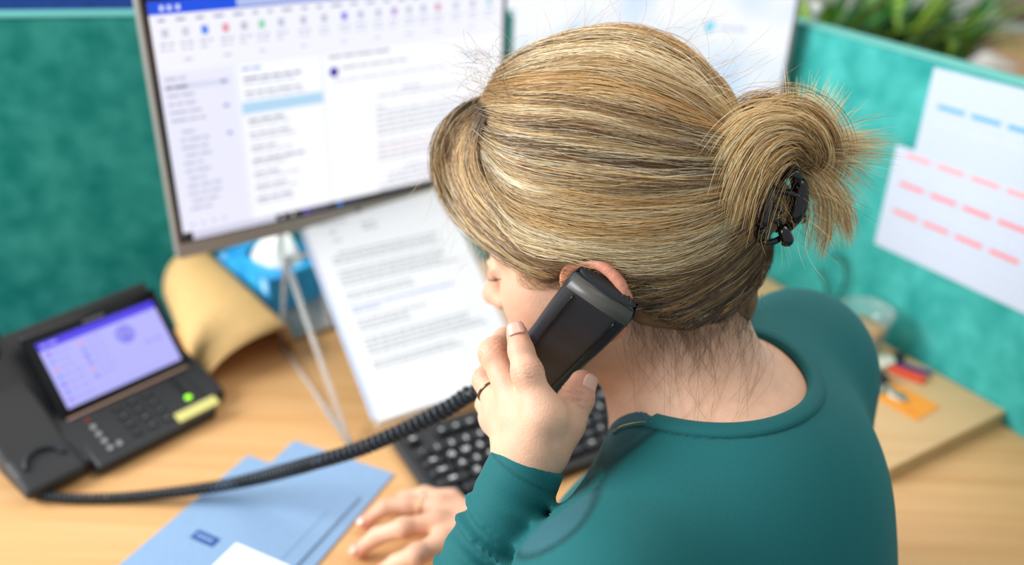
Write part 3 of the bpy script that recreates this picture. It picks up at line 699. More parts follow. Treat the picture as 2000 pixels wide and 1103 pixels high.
# dark cable hanging on the divider
mb = MB(); P = spline([on_panel(1600, 520, .012), on_panel(1612, 555, .014), on_panel(1622, 585, .014), on_panel(1640, 575, .014), on_panel(1652, 540, .012), on_panel(1645, 505, .012), on_panel(1625, 498, .012)], 40)
tag((lambda P: (mb.tube(P, 0.0022, 8), mb.build('power_cable', mat('dark_teal_cable', hexc(20, 80, 78), .5), smooth=True))[1])(P), 'thin dark cable looping down the right divider behind the ponytail', 'cable')

# ------------------------------------------------------------------ beyond the dividers
side = empty('side_table', (1.35, 2.6, -ZD), 'light wooden side table behind the right divider, top right', 'table')
mb = MB(); mb.box((0.55, 1.95, -0.03), (2.2, 0, 0), (0, 1.6, 0), (0, 0, 0.03)); mb.build('tabletop', M_wood, side, bevel=.002)
for x in (0.6, 2.65):
    for y in (2.0, 3.48): mb = MB(); mb.box((x, y, -ZD), (.04, 0, 0), (0, .04, 0), (0, 0, ZD - .03)); mb.build('leg', M_alu, side)
M_leaf = [mat('leaf_green', hexc(62, 140, 48), .45, noise=.25, nscale=30), mat('leaf_pale', hexc(150, 186, 62), .45, noise=.2, nscale=30), mat('leaf_dark', hexc(22, 74, 30), .45, noise=.2, nscale=30)]
def strap_plant(c, n, L, name, label, potm, seed):
    rr = random.Random(seed); e = empty(name, c, label, 'potted plant', )
    V, F = lathe(c, [(0.0001, 0.0), (0.05, 0.0), (0.068, 0.10), (0.072, 0.10), (0.072, 0.115), (0.066, 0.115), (0.064, 0.10), (0.0001, 0.098)]); mk('pot', V, F, potm, e)
    for k in range(n):
        a = rr.uniform(0, 2 * math.pi); ln_ = L * rr.uniform(.55, 1.05); droop = rr.uniform(.2, 1.1); w_ = rr.uniform(.010, .017); d = np.array([math.cos(a), math.sin(a), 0]); s_ = np.array([-d[1], d[0], 0]); V = []; r0 = rr.uniform(0, .03)
        for i in range(8):
            t = i / 7; th = math.radians(80) - droop * t * 1.9
            if i == 0: p = np.array(c) + d * r0 + [0, 0, .098]
            else: p = p + (d * math.cos(th) + UP * math.sin(th)) * ln_ / 7
            ww = w_ * (1 - t ** 3) + .0008
            V += [p - s_ * ww, p + UP * -.003 * (1 - t), p + s_ * ww]
        F = [q for i in range(7) for q in ([3 * i, 3 * i + 1, 3 * i + 4, 3 * i + 3], [3 * i + 1, 3 * i + 2, 3 * i + 5, 3 * i + 4])]
        mk('leaf', V, F, M_leaf[(k * 7 + seed) % 3], e)
terra = mat('terracotta', hexc(160, 120, 92), .7); grey = mat('white_pot', hexc(220, 214, 205), .5)
strap_plant((0.68, 2.06, 0.0), 90, 0.42, 'strap_leaf_plant', 'strap-leaved green plant right beside the monitor, above the divider', terra, 1)
strap_plant((0.93, 2.22, 0.0), 70, 0.40, 'strap_leaf_plant', 'yellow-green strap-leaved plant in the middle above the divider', grey, 2)
strap_plant((1.16, 2.38, 0.0), 60, 0.34, 'strap_leaf_plant', 'rightmost strap-leaved plant above the divider at the top edge', terra, 3)
JP = atz(1992, 40, 0.0)
bw = empty('clay_jar', tuple(JP), 'brown-grey clay jar at the top right corner on the side table', 'jar')
V, F = lathe(tuple(JP), [(0.0001, 0.0), (0.07, 0.0), (0.11, 0.05), (0.12, 0.12), (0.09, 0.18), (0.06, 0.2), (0.065, 0.215), (0.055, 0.215), (0.05, 0.2), (0.0001, 0.19)]); mk('jar_body', V, F, mat('clay', hexc(150, 125, 105), .6), bw)
mb = MB(); 
CP_ = atz(1880, 108, 0.02)
cl = empty('folded_cloth', CP_ * [1, 1, 0], 'white folded cloth on the side table below the plants', 'cloth')
V = []; F = []
for j in range(13):
    for i in range(21):
        V.append((CP_[0] - .14 + .28 * i / 20, CP_[1] - .12 + .24 * j / 12, 0.012 + 0.022 * math.sin(math.pi * i / 20) * math.sin(math.pi * j / 12) * (1.8 + .7 * math.sin(i * .9 + j * .5))))
for j in range(12):
    for i in range(20): q = j * 21 + i; F.append([q, q + 1, q + 22, q + 21])
o = mk('cloth_layer', V, F, mat('white_cloth', hexc(235, 228, 218), .85), cl); md = o.modifiers.new('s', 'SOLIDIFY'); md.thickness = .01
# blue divider of the neighbouring desk, top left
bl0 = np.array([-1.45, 1.75, 0]); mb = MB()
e = empty('desk_divider', (-0.8, 1.9, -ZD), 'navy blue divider of the next desk at the top left edge', 'divider')
mb.box((-1.7, 1.62, -ZD), (1.85, 0.42, 0), (-0.01, 0.03, 0), (0, 0, ZD + 0.52)); mb.build('felt_panel', mat('navy_felt', hexc(20, 60, 130), .95, noise=.2, nscale=40), e, bevel=.005)
mb = MB(); mb.box((-1.7, 1.619, 0.52), (1.85, 0.42, 0), (-0.01, 0.032, 0), (0, 0, .01)); mb.build('top_trim', M_trim, e)
# ================================================================== the woman
# ---- signed distance fields turned into one continuous skin (surface nets)
class Grid:
    def __init__(s, lo, hi, res):
        s.lo = np.array(lo, float); s.res = res; s.n = np.ceil((np.array(hi) - s.lo) / res).astype(int) + 1
        s.f = np.full(s.n, 0.05, np.float32)
    def block(s, lo, hi):
        a = np.clip(np.floor((np.asarray(lo) - s.lo) / s.res).astype(int), 0, s.n); b = np.clip(np.ceil((np.asarray(hi) - s.lo) / s.res).astype(int) + 1, 0, s.n)
        if (b <= a).any(): return None
        ax = [(s.lo[i] + s.res * np.arange(a[i], b[i])).astype(np.float32) for i in range(3)]
        X, Y, Z = np.meshgrid(*ax, indexing='ij', sparse=True)
        return (slice(a[0], b[0]), slice(a[1], b[1]), slice(a[2], b[2])), X, Y, Z
    def op(s, sl, d, k, sub=False):
        f = s.f[sl]
        if sub: f = -f
        if k > 0:
            h = np.maximum(k - np.abs(f - d), 0) / k; r = np.minimum(f, d) - h * h * k * 0.25
        else: r = np.minimum(f, d)
        s.f[sl] = -r if sub else r
    def cone(s, a, b, ra, rb, k=0.01, sub=False):
        a = np.asarray(a, float); b = np.asarray(b, float); m = max(ra, rb) + k + 0.004
        B = s.block(np.minimum(a, b) - m, np.maximum(a, b) + m)
        if B is None: return
        sl, X, Y, Z = B; ab = b - a; L2 = ab @ ab + 1e-12
        dx, dy, dz = X - a[0], Y - a[1], Z - a[2]
        t = np.clip((dx * ab[0] + dy * ab[1] + dz * ab[2]) / L2, 0, 1)
        d = np.sqrt((dx - t * ab[0]) ** 2 + (dy - t * ab[1]) ** 2 + (dz - t * ab[2]) ** 2) - (ra + (rb - ra) * t)
        s.op(sl, d, k, sub)
    def chain(s, P, r, k=0.006, k0=None):
        for i in range(len(P) - 1): s.cone(P[i], P[i + 1], r[i], r[i + 1], (k0 if (k0 is not None and i == 0) else k))
    def ell(s, c, A, r, k=0.01, sub=False):
        c = np.asarray(c, float); m = max(r) + k + 0.004; B = s.block(c - m, c + m)
        if B is None: return
        sl, X, Y, Z = B; dx, dy, dz = X - c[0], Y - c[1], Z - c[2]
        q = [(dx * A[i][0] + dy * A[i][1] + dz * A[i][2]) for i in range(3)]
        k0 = np.sqrt(sum((q[i] / r[i]) ** 2 for i in range(3))); k1 = np.sqrt(sum((q[i] / r[i] ** 2) ** 2 for i in range(3))) + 1e-9
        s.op(sl, k0 * (k0 - 1) / k1, k, sub)
    def mesh(s):
        f = s.f; ins = f < 0
        cc = ins[:-1, :-1, :-1].astype(np.uint8)
        for dx in (0, 1):
            for dy in (0, 1):
                for dz in (0, 1):
                    if dx or dy or dz: cc = cc + ins[dx:f.shape[0] - 1 + dx, dy:f.shape[1] - 1 + dy, dz:f.shape[2] - 1 + dz]
        I, J, K = np.nonzero((cc > 0) & (cc < 8)); n = len(I)
        idx = np.full(cc.shape, -1, np.int32); idx[I, J, K] = np.arange(n)
        P = np.zeros((n, 3)); W = np.zeros(n)
        for ax in range(3):
            o = [0, 1, 2]; o.remove(ax)
            for u in (0, 1):
                for v in (0, 1):
                    st = [0, 0, 0]; st[o[0]] = u; st[o[1]] = v; en = list(st); en[ax] = 1
                    a = f[I + st[0], J + st[1], K + st[2]]; b = f[I + en[0], J + en[1], K + en[2]]
                    m = (a < 0) != (b < 0); t = np.where(m, a / (a - b + 1e-20), 0)
                    q = np.array(st, float)[None] * np.ones((n, 1)); q[:, ax] = t
                    P += q * m[:, None]; W += m
        P = (P / W[:, None] + np.stack([I, J, K], 1)) * s.res + s.lo
        Q = []
        for ax in range(3):
            o = [(ax + 1) % 3, (ax + 2) % 3]
            a = [slice(None)] * 3; b = [slice(None)] * 3; a[ax] = slice(0, -1); b[ax] = slice(1, None)
            fa, fb = ins[tuple(a)], ins[tuple(b)]; e = np.argwhere(fa != fb)
            e = e[(e[:, o[0]] > 0) & (e[:, o[1]] > 0) & (e[:, o[0]] < f.shape[o[0]] - 1) & (e[:, o[1]] < f.shape[o[1]] - 1)]
            fl = fa[e[:, 0], e[:, 1], e[:, 2]]
            def at(d0, d1):
                g = e.copy(); g[:, o[0]] -= d0; g[:, o[1]] -= d1; return idx[g[:, 0], g[:, 1], g[:, 2]]
            q = np.stack([at(1, 1), at(0, 1), at(0, 0), at(1, 0)], 1); q[~fl] = q[~fl][:, ::-1]; Q.append(q)
        return P, np.vstack(Q)

def fastmesh(name, V, Q, m, parent, attrs=None, smooth_it=0):
    V = np.asarray(V, float)
    if smooth_it:
        for _ in range(smooth_it):
            A = np.zeros_like(V); c = np.zeros(len(V))
            for i in range(Q.shape[1]):
                j = (i + 1) % Q.shape[1]
                np.add.at(A, Q[:, i], V[Q[:, j]]); np.add.at(c, Q[:, i], 1)
            V = V * 0.5 + 0.5 * A / np.maximum(c, 1)[:, None]
    off = wloc(parent) if parent is not None else np.zeros(3)
    me = bpy.data.meshes.new(name); L = V + [0, 0, ZD] - off
    me.vertices.add(len(V)); me.vertices.foreach_set('co', L.astype(np.float32).ravel())
    me.loops.add(Q.size); me.loops.foreach_set('vertex_index', Q.astype(np.int32).ravel())
    me.polygons.add(len(Q)); me.polygons.foreach_set('loop_start', np.arange(0, Q.size, Q.shape[1], dtype=np.int32))
    try: me.polygons.foreach_set('loop_total', np.full(len(Q), Q.shape[1], dtype=np.int32))
    except Exception: pass
    me.update(calc_edges=True); me.validate()
    me.polygons.foreach_set('use_smooth', np.ones(len(me.polygons), bool))
    if attrs:
        for k, v in attrs.items():
            if v.ndim == 2:
                a = me.color_attributes.new(k, 'FLOAT_COLOR', 'POINT'); c = np.ones((len(V), 4), np.float32); c[:, :3] = v; a.data.foreach_set('color', c.ravel())
            else:
                a = me.attributes.new(k, 'FLOAT', 'POINT'); a.data.foreach_set('value', v.astype(np.float32))
    if m: me.materials.append(m)
    o = bpy.data.objects.new(name, me); place(o, parent); return o

# ---- head frame (facing, left, up) and its centre
HF = nrm([-0.91, 0.26, -0.322]); HL = np.array([-0.292, -0.955, 0.053]); HL = nrm(HL - HF * HL.dot(HF)); HU = np.cross(HF, HL)
HC = np.array([0.07007, 0.61238, 0.39677])
def hp(F, L, U): return HC + HF * F + HL * L + HU * U
HA = np.array([HF, HL, HU])
# ---- body frame
BL = nrm([-0.64, -0.765, 0]); BF = nrm([-0.765, 0.64, 0])
person = empty('person', (0.2, 0.48, -ZD + 0.0), 'blonde woman in a teal blouse leaning over the desk with a handset at her ear', 'person')

# ---- handset frame
ha = nrm(cd(-0.345, -0.50, -0.79)); hw = cd(0.83, -0.55, 0); hw = nrm(hw - hw.dot(ha) * ha); hn = np.cross(hw, ha)
if hn @ cd(0, 0, 1) < 0: hn = -hn
HB = un(1166, 597, 0.570)                      # middle of the rear edge at the ear end
def hs(x, t, n): return HB + hw * x + ha * t + hn * n     # across, along, outwards

# ---- left hand (holding): joints
d0 = 0.585
wrist = un(1036, 893, 0.592); 
iM, iP, iD, iT = un(1060, 812, 0.572), un(1030, 728, 0.574), un(1018, 686, 0.581), un(1010, 652, 0.588)
mM, mP, mD, mT = un(1018, 812, 0.588), un(965, 690, 0.606), un(985, 664, 0.628), un(1012, 690, 0.645)
rM, rP, rD, rT = un(985, 805, 0.608), un(948, 742, 0.628), un(962, 715, 0.648), un(995, 735, 0.660)
lM, lP, lD, lT = un(972, 815, 0.628), un(950, 790, 0.650), un(958, 765, 0.665), un(985, 770, 0.672)
tC, tM, tP, tT = un(1068, 868, 0.597), un(1098, 826, 0.602), un(1126, 778, 0.604), un(1137, 748, 0.607)
# ---- right hand on the desk
rw = atz(945, 1035, 0.028)
R_p = [atz(860, 990, 0.034), atz(800, 984, 0.030), atz(752, 990, 0.026), atz(712, 1020, 0.010)]       # ring finger (with ring)
R_l = [atz(880, 975, 0.030), atz(830, 966, 0.024), atz(790, 972, 0.018), atz(765, 988, 0.010)]       # little finger tucked behind
R_m = [atz(855, 1020, 0.040), atz(790, 1030, 0.042), atz(738, 1046, 0.026), atz(699, 1076, 0.009)]
R_i = [atz(865, 1060, 0.040), atz(815, 1082, 0.042), atz(775, 1100, 0.026), atz(738, 1122, 0.009)]
R_t = [atz(930, 1090, 0.026), atz(885, 1130, 0.022), atz(850, 1150, 0.014), atz(815, 1160, 0.010)]
r_elb = np.array([0.20, 0.60, 0.045]); r_sh = np.array([0.268, 0.682, 0.228])
l_sh = np.array([0.064, 0.392, 0.226]); l_elb = np.array([-0.085, 0.365, 0.045])

def torso(g, o=0.0, k=0.05):
    mid = (l_sh + r_sh) / 2; A = [BL, BF, UP]
    g.cone(l_sh, mid - UP * 0.012 - BF * 0.01, 0.050 + o, 0.066 + o, k); g.cone(r_sh, mid - UP * 0.008 - BF * 0.01, 0.052 + o, 0.070 + o, k)
    g.ell(mid - UP * 0.10 - BF * 0.035, A, (0.152 + o, 0.105 + o, 0.155 + o), k)
    g.ell(mid - UP * 0.26 - BF * 0.065, A, (0.146 + o, 0.100 + o, 0.20 + o), k)
    g.cone(r_sh - UP * .03 - BF * .01, mid - UP * .20 - BL * .105 - BF * .03, 0.054 + o, 0.06 + o, k)
    g.ell(mid - UP * 0.14 + BF * 0.045 , A, (0.12 + o, 0.085 + o, 0.085 + o), k)
    g.ell(mid - UP * 0.46 - BF * 0.10, A, (0.175 + o, 0.13 + o, 0.14 + o), k)
neckA = hp(-0.035, 0, -0.06); neckB = un(1378, 830, 0.675)
def neck(g, o=0.0, k=0.03):
    g.cone(neckA, neckB, 0.052 + o, 0.057 + o, k)
    g.cone(hp(0.0, 0, -0.09), neckB + BF * 0.025 - UP * 0.02, 0.036 + o, 0.040 + o, k)
    tp = neckB - UP * 0.005
    g.cone(tp - UP * .016, l_sh - UP * 0.010, 0.046 + o, 0.034 + o, 0.03); g.cone(tp, r_sh + UP * 0.012, 0.050 + o, 0.036 + o, 0.03)

g = Grid((-0.30, 0.27, -0.03), (0.44, 0.80, 0.56), 0.0017)
torso(g); neck(g)
g.cone(l_sh, l_elb, 0.036, 0.028, 0.02); g.cone(r_sh, r_elb, 0.042, 0.036, 0.03); g.cone(r_elb, rw + (r_elb - rw) * 0.25, 0.034, 0.026, 0.02); g.cone(rw + (r_elb - rw) * 0.25, rw, 0.026, 0.021, 0.01)
fa = wrist - l_elb; g.cone(l_elb, l_elb + fa * 0.75, 0.028, 0.022, 0.01)
# head
E3 = lambda c, r, k=0.012, sub=False: g.ell(hp(*c), HA, r, k, sub)
g2s = g.f.copy() if False else None
E3((-0.010, 0, 0.030), (0.098, 0.076, 0.090), 0.02)
E3((0.030, 0, -0.030), (0.060, 0.060, 0.088), 0.03)
for s_ in (-1, 1):
    g.cone(hp(0.002, s_ * 0.056, -0.060), hp(0.070, s_ * 0.020, -0.108), 0.016, 0.017, 0.03)
    E3((0.056, s_ * 0.040, -0.045), (0.026, 0.022, 0.026), 0.025)
    g.cone(hp(0.085, s_ * 0.010, 0.002), hp(0.070, s_ * 0.046, 0.002), 0.011, 0.010, 0.012)
    E3((0.094, s_ * 0.032, -0.014), (0.014, 0.017, 0.012), 0.010, True)
    E3((0.076, s_ * 0.032, -0.016), (0.014, 0.015, 0.013), 0.003)
    g.cone(hp(0.092, s_ * 0.030, -0.012), hp(0.084, s_ * 0.044, -0.015), 0.0022, 0.0018, 0.002)
    E3((0.096, s_ * 0.011, -0.054), (0.011, 0.008, 0.007), 0.006)
    E3((0.098, s_ * 0.007, -0.060), (0.005, 0.004, 0.004), 0.003, True)
E3((0.080, 0, -0.112), (0.018, 0.020, 0.016), 0.02)
g.cone(hp(0.088, 0, -0.004), hp(0.106, 0, -0.046), 0.008, 0.009, 0.012)
E3((0.108, 0, -0.050), (0.011, 0.011, 0.009), 0.006)
g.cone(hp(0.090, -0.018, -0.080), hp(0.096, 0, -0.077), 0.005, 0.0055, 0.006); g.cone(hp(0.090, 0.018, -0.080), hp(0.096, 0, -0.077), 0.005, 0.0055, 0.006)
g.cone(hp(0.088, -0.015, -0.088), hp(0.094, 0, -0.089), 0.005, 0.0065, 0.006); g.cone(hp(0.088, 0.015, -0.088), hp(0.094, 0, -0.089), 0.005, 0.0065, 0.006)
# ears: rolled rim, inner plate and lobe
EC = np.array([-0.006, 0.079, -0.033])
def ear(s_):
    rim = [(.016, .001, -.002), (.021, .004, .010), (.017, .009, .023), (.004, .013, .031), (-.011, .016, .028), (-.021, .018, .015), (-.023, .017, .000), (-.017, .012, -.014), (-.008, .006, -.026), (.003, .002, -.030)]
    P = spline([np.array([EC[0] + x, s_ * (EC[1] + y), EC[2] + z]) for x, y, z in rim], 26); W = [hp(*p) for p in P]
    rr_ = np.interp(np.linspace(0, 1, 26), [0, .2, .6, .85, 1], [.0030, .0038, .0040, .0042, .0055])
    g.chain(W, rr_, 0.002)
    c = [hp(EC[0] - .003, s_ * (EC[1] + .003), EC[2] + .0), hp(EC[0] - .002, s_ * (EC[1] + .002), EC[2] - .020)]
    A = np.array([nrm(HF - s_ * HL * -0.35), HU, nrm(np.cross(HF - s_ * HL * -0.35, HU))])
    g.ell(hp(EC[0] - .003, s_ * (EC[1] + .006), EC[2] + .004), A, (.021, .028, .0042), 0.004)
    g.chain([hp(EC[0] + .002, s_ * (EC[1] + .014), EC[2] + .020), hp(EC[0] - .011, s_ * (EC[1] + .016), EC[2] + .004), hp(EC[0] - .006, s_ * (EC[1] + .012), EC[2] - .012)], [.003, .0036, .003], .003)
    g.ell(hp(EC[0] + .006, s_ * (EC[1] + .012), EC[2] - .002), HA, (.009, .007, .010), 0.004, True)
    g.cone(hp(EC[0] + .016, s_ * (EC[1] + .004), EC[2] - .008), hp(EC[0] + .012, s_ * (EC[1] + .009), EC[2] - .006), .004, .003, .003)
ear(1); ear(-1)
# left hand
g.cone(l_elb + fa * 0.75, wrist, 0.022, 0.0215, 0.01)
for M_, rr_ in ((iM, .0125), (mM, .0125), (rM, .0115), (lM, .0105)): g.cone(wrist + nrm(M_ - wrist) * 0.008, M_, 0.0185, rr_, 0.012)
g.cone(iM, lM, 0.0115, 0.010, 0.012)
g.cone((wrist + iM) / 2, tM, 0.014, 0.012, 0.014); g.cone(tC, tM, 0.0155, 0.0125, 0.012); g.cone(iM * .55 + tM * .45, (iM + wrist) / 2, 0.010, 0.014, 0.014)
g.chain([iM, iP, iD, iT], [.0118, .0098, .0086, .0076], 0.004, 0.010)
g.chain([mM, mP, mD, mT], [.0118, .0100, .0088, .0078], 0.004, 0.010)
g.chain([rM, rP, rD, rT], [.0110, .0094, .0082, .0072], 0.004, 0.010)
g.chain([lM, lP, lD, lT], [.0098, .0080, .0072, .0064], 0.004, 0.010)
g.chain([tM, tP, tT], [.0128, .0112, .0096], 0.004, 0.010)
for c, r in ((iP, .0101), (mP, .0103), (iM + hn * 0.0015, .0122), (mM + hn * .0015, .0122), (tP, .0116)): g.ell(c, HA, (r, r, r), 0.005)
# right hand
for f_, r in ((R_p, .0105), (R_l, .0095), (R_m, .0110), (R_i, .0112)):
    g.cone(rw, f_[0], 0.0185, r, 0.012); g.chain(f_, [r, r * .88, r * .80, r * .68], 0.004, 0.010)
    g.ell(f_[1], HA, (r * .95,) * 3, .004)
g.cone(rw, R_t[0], .018, .014, .012); g.chain(R_t, [.0125, .0105, .0095, .0080], .004, .01)
g.f[:, :, 0:2] = 0.05
BV, BQ = g.mesh()
def relax(V, Q, it=1):
    for _ in range(it):
        A = np.zeros_like(V); c = np.zeros(len(V))
        for i in range(4):
            j = (i + 1) % 4; np.add.at(A, Q[:, i], V[Q[:, j]]); np.add.at(c, Q[:, i], 1)
        V = V * .5 + .5 * A / np.maximum(c, 1)[:, None]
    return V
BV = relax(BV, BQ)
# colours of the skin: redder ear, knuckles, fingertips
base = np.array(hexc(228, 180, 150)); red = np.array(hexc(226, 128, 104)); warm = np.array(hexc(226, 158, 128)); lip = np.array(hexc(205, 120, 112))
colr = np.tile(base, (len(BV), 1))
def tint(c, r, cl, amt):
    global colr
    d = np.linalg.norm(BV - np.asarray(c), axis=1); wgt = np.clip(1 - d / r, 0, 1) ** 0.8 * amt; colr = colr * (1 - wgt[:, None]) + cl * wgt[:, None]
loc = (BV - HC) @ HA.T
for s_ in (-1, 1):
    e_ = (loc[:, 1] * s_ > 0.074); dd = np.linalg.norm((loc - [EC[0] - .004, s_ * EC[1], EC[2]]) * [1, .5, 1], axis=1)
    wgt = np.where(e_ & (dd < .042), np.clip((loc[:, 1] * s_ - 0.072) / 0.010, 0, 1) * 0.62, 0); colr = colr * (1 - wgt[:, None]) + red * wgt[:, None]
tint(hp(0.11, 0, -.05), .03, warm, .7); tint(hp(0.095, 0, -.083), .016, lip, .9)
for s_ in (-1, 1): tint(hp(.07, s_ * .045, -.05), .04, warm, .5)
for c in (iT, mT, rT, lT, tT, R_p[3], R_m[3], R_i[3], R_l[3], R_t[3]): tint(c, .022, red, .55)
for c in (iP, mP, rP, tP, iM, mM, R_p[1], R_m[1], R_i[1]): tint(c, .016, warm, .6)
tint(rw * .5 + R_m[0] * .5, .07, warm, .45)
M_skin = mat('skin', attr='tint', rough=0.48, noise=0.05, nscale=120, bump=0.35, bscale=700, sss=0.25, spec=0.4)
for M_, P_, D_ in ((iM, iP, iD), (mM, mP, mD), (rM, rP, rD), (R_m[0], R_m[1], R_m[2]), (R_i[0], R_i[1], R_i[2]), (R_p[0], R_p[1], R_p[2]), (tM, tP, tT)):
    ax_ = nrm(D_ - M_); dl = (BV - P_) @ ax_; near = np.linalg.norm(BV - P_, axis=1) < .0145
    for o_ in (-.0042, -.0014, .0012, .0040):
        kk_ = np.where(near, np.clip(1 - np.abs(dl - o_ - .0006 * np.sin((BV @ np.array([900., 700., 500.])))) / .0008, 0, 1), 0); n_ = (BV - P_) - dl[:, None] * ax_; n_ /= np.linalg.norm(n_, axis=1)[:, None] + 1e-9
        BV = BV - n_ * (kk_ * .00045)[:, None]; colr = colr * (1 - .22 * kk_[:, None]) 
body = fastmesh('body', BV, BQ, M_skin, person, {'tint': colr}, 0)
print('body', len(BQ))

# ---- nails
M_nail = mat('fingernail', hexc(236, 182, 160), 0.25, coat=0.4)
def nail(a, b, out, r, ln_=0.0095, w_=0.0085):
    ax = nrm(b - a); out = nrm(out - ax * out.dot(ax)); sd = np.cross(ax, out); V = []; F = []
    for j in range(7):
        v = j / 6
        for i in range(9):
            u = i / 8 * 2 - 1; ang = u * 0.88; taper = math.sqrt(max(0.0, 1 - (abs(v - .5) * 2) ** 4 * 0.55))
            V.append(b + ax * ((v - 0.42) * ln_ * 1.0) + (out * math.cos(ang * taper) + sd * math.sin(ang * taper)) * (r + 0.0006 - 0.0012 * v))
    for j in range(6):
        for i in range(8): q = j * 9 + i; F.append([q, q + 1, q + 10, q + 9])
    o = mk('fingernail', V, F, M_nail, person); md = o.modifiers.new('s', 'SOLIDIFY'); md.thickness = 0.0006; md.offset = 1
    return o
nail(iD, iT, cd(-0.05, 0.1, 1), .0078); nail(tP, tT, cd(0.75, 0.15, 0.55), .0098, .012)
nail(R_p[2], R_p[3], UP + 0 * BF, .0072); nail(R_m[2], R_m[3], UP, .0076); nail(R_i[2], R_i[3], UP, .0078)
# ---- rings
def ring(c, ax, r, m, label):
    ax = nrm(ax); u = nrm(np.cross(ax, UP)); v = np.cross(ax, u); mb = MB()
    mb.tube([c + r * (u * math.cos(t) + v * math.sin(t)) for t in np.linspace(0, 2 * math.pi, 36)], .0011, 8); o = mb.build('ring', m, person, smooth=True); o['label'] = label; return u, v
ring(rM * 0.35 + rP * 0.65, rP - rM, .0103, mat('dark_gold', hexc(120, 110, 84), .2, 1.0), 'thin dark gold ring on the left hand')
ring(R_p[0] * .45 + R_p[1] * .55, R_p[1] - R_p[0], .0103, M_gold, 'thin gold ring with a pale stone')
rc = R_p[0] * .45 + R_p[1] * .55 + UP * .0105; V, F = uvs(rc, .0022, 10, 6); mk('gem', V, F, mat('pale_stone', hexc(238, 236, 214), .1), person)
# eyes and lashes
for s_ in (-1, 1):
    mb = MB()
    for k in range(14):
        t = k / 13; p = hp(.0895 - .012 * t ** 2, s_ * (.024 + .024 * t), -.021 - .003 * math.sin(math.pi * t)); mb.tube([p, p + HF * .004 - HU * .001 + HL * s_ * .0015 * t, p + HF * .0075 + HU * .001 + HL * s_ * .004 * t], [.0003, .0002, .0001], 4)
    mb.build('eyelashes', mat('lash_brown', hexc(70, 48, 36), .6), person)
    mb = MB(); mb.tube(spline([hp(.096, s_ * .014, .004), hp(.090, s_ * .032, .010), hp(.074, s_ * .050, .004)], 10), [.0010, .0016, .0018, .0018, .0018, .0016, .0014, .0012, .0009, .0005], 6); mb.build('eyebrow', mat('brow_brown', hexc(130, 96, 68), .8), person)

# ---- blouse
gb = Grid((-0.16, 0.18, -0.42), (0.48, 0.82, 0.40), 0.0024)
torso(gb, 0.006)
tp = neckB - UP * 0.005
gb.cone(tp - UP * .016, l_sh - UP * 0.010, 0.052, 0.040, 0.03); gb.cone(tp, r_sh + UP * 0.012, 0.056, 0.042, 0.03)
gb.cone(l_sh, l_elb, 0.050, 0.042, 0.03); gb.cone(r_sh, r_elb, 0.052, 0.045, 0.035)
gb.cone(l_elb, l_elb + fa * 0.45, 0.040, 0.0335, 0.012); gb.cone(l_elb + fa * 0.45, wrist + nrm(fa) * 0.004, 0.0335, 0.0258, 0.009)
gb.cone(r_elb, rw + (r_elb - rw) * 0.28, 0.042, 0.034, 0.02); gb.cone(rw + (r_elb - rw) * 0.28, rw + (r_elb - rw) * .14, 0.034, 0.030, 0.012)
B = gb.block(gb.lo, gb.lo + gb.res * gb.n); sl, X, Y, Z = B
# cuffs: cut square, leave the hand free
def halfspace(p, n_, rad):
    sl, X, Y, Z = gb.block(np.asarray(p) - rad, np.asarray(p) + rad)
    d = (X - p[0]) * n_[0] + (Y - p[1]) * n_[1] + (Z - p[2]) * n_[2]
    R2 = np.sqrt((X - p[0]) ** 2 + (Y - p[1]) ** 2 + (Z - p[2]) ** 2) - rad * 0.8
    gb.f[sl] = np.where(R2 < 0, np.maximum(gb.f[sl], d), gb.f[sl])
faN = nrm(fa); halfspace(wrist + faN * 0.003, nrm(faN + cd(0.12, 0, 0)), 0.055)
rN = nrm(rw - r_elb); halfspace(rw + (r_elb - rw) * .16, rN, 0.05)
# sleeve folds
def folds(a, b, rad, amp, freq, ph_, tilt):
    a = np.asarray(a); b = np.asarray(b); q = gb.block(np.minimum(a, b) - rad, np.maximum(a, b) + rad)
    if q is None: return
    sl, X, Y, Z = q; ab = b - a; L = np.linalg.norm(ab); ax = ab / L
    dx, dy, dz = X - a[0], Y - a[1], Z - a[2]; t = dx * ax[0] + dy * ax[1] + dz * ax[2]
    rx, ry, rz = dx - t * ax[0], dy - t * ax[1], dz - t * ax[2]; rr_ = np.sqrt(rx ** 2 + ry ** 2 + rz ** 2)
    u = nrm(np.cross(ax, UP)); v = np.cross(ax, u); cu, cv = rx * u[0] + ry * u[1] + rz * u[2], rx * v[0] + ry * v[1] + rz * v[2]
    ang = np.arctan2(cv, cu)
    wv = (1 - 2 * np.abs(np.sin(.5 * t * freq + tilt * .5 * np.sin(ang + ph_) + 0.5 * np.sin(t * freq * .17 + 2 * ang)))) * (0.55 + 0.45 * np.sin(ang * 1.0 + t * freq * 0.31 + ph_))
    win = np.clip(t / (L * .12), 0, 1) * np.clip((L - t) / (L * .12), 0, 1) * np.clip((rad - rr_) / (rad * .25), 0, 1)
    gb.f[sl] = gb.f[sl] - amp * wv * win
folds(l_elb, wrist - faN * 0.012, 0.050, 0.0042, 420, 0.4, 1.6)
folds(l_sh, l_elb, 0.07, 0.0025, 150, 1.4, 2.5)
folds(rw, r_elb, 0.06, 0.0025, 260, 0.4, 1.5)
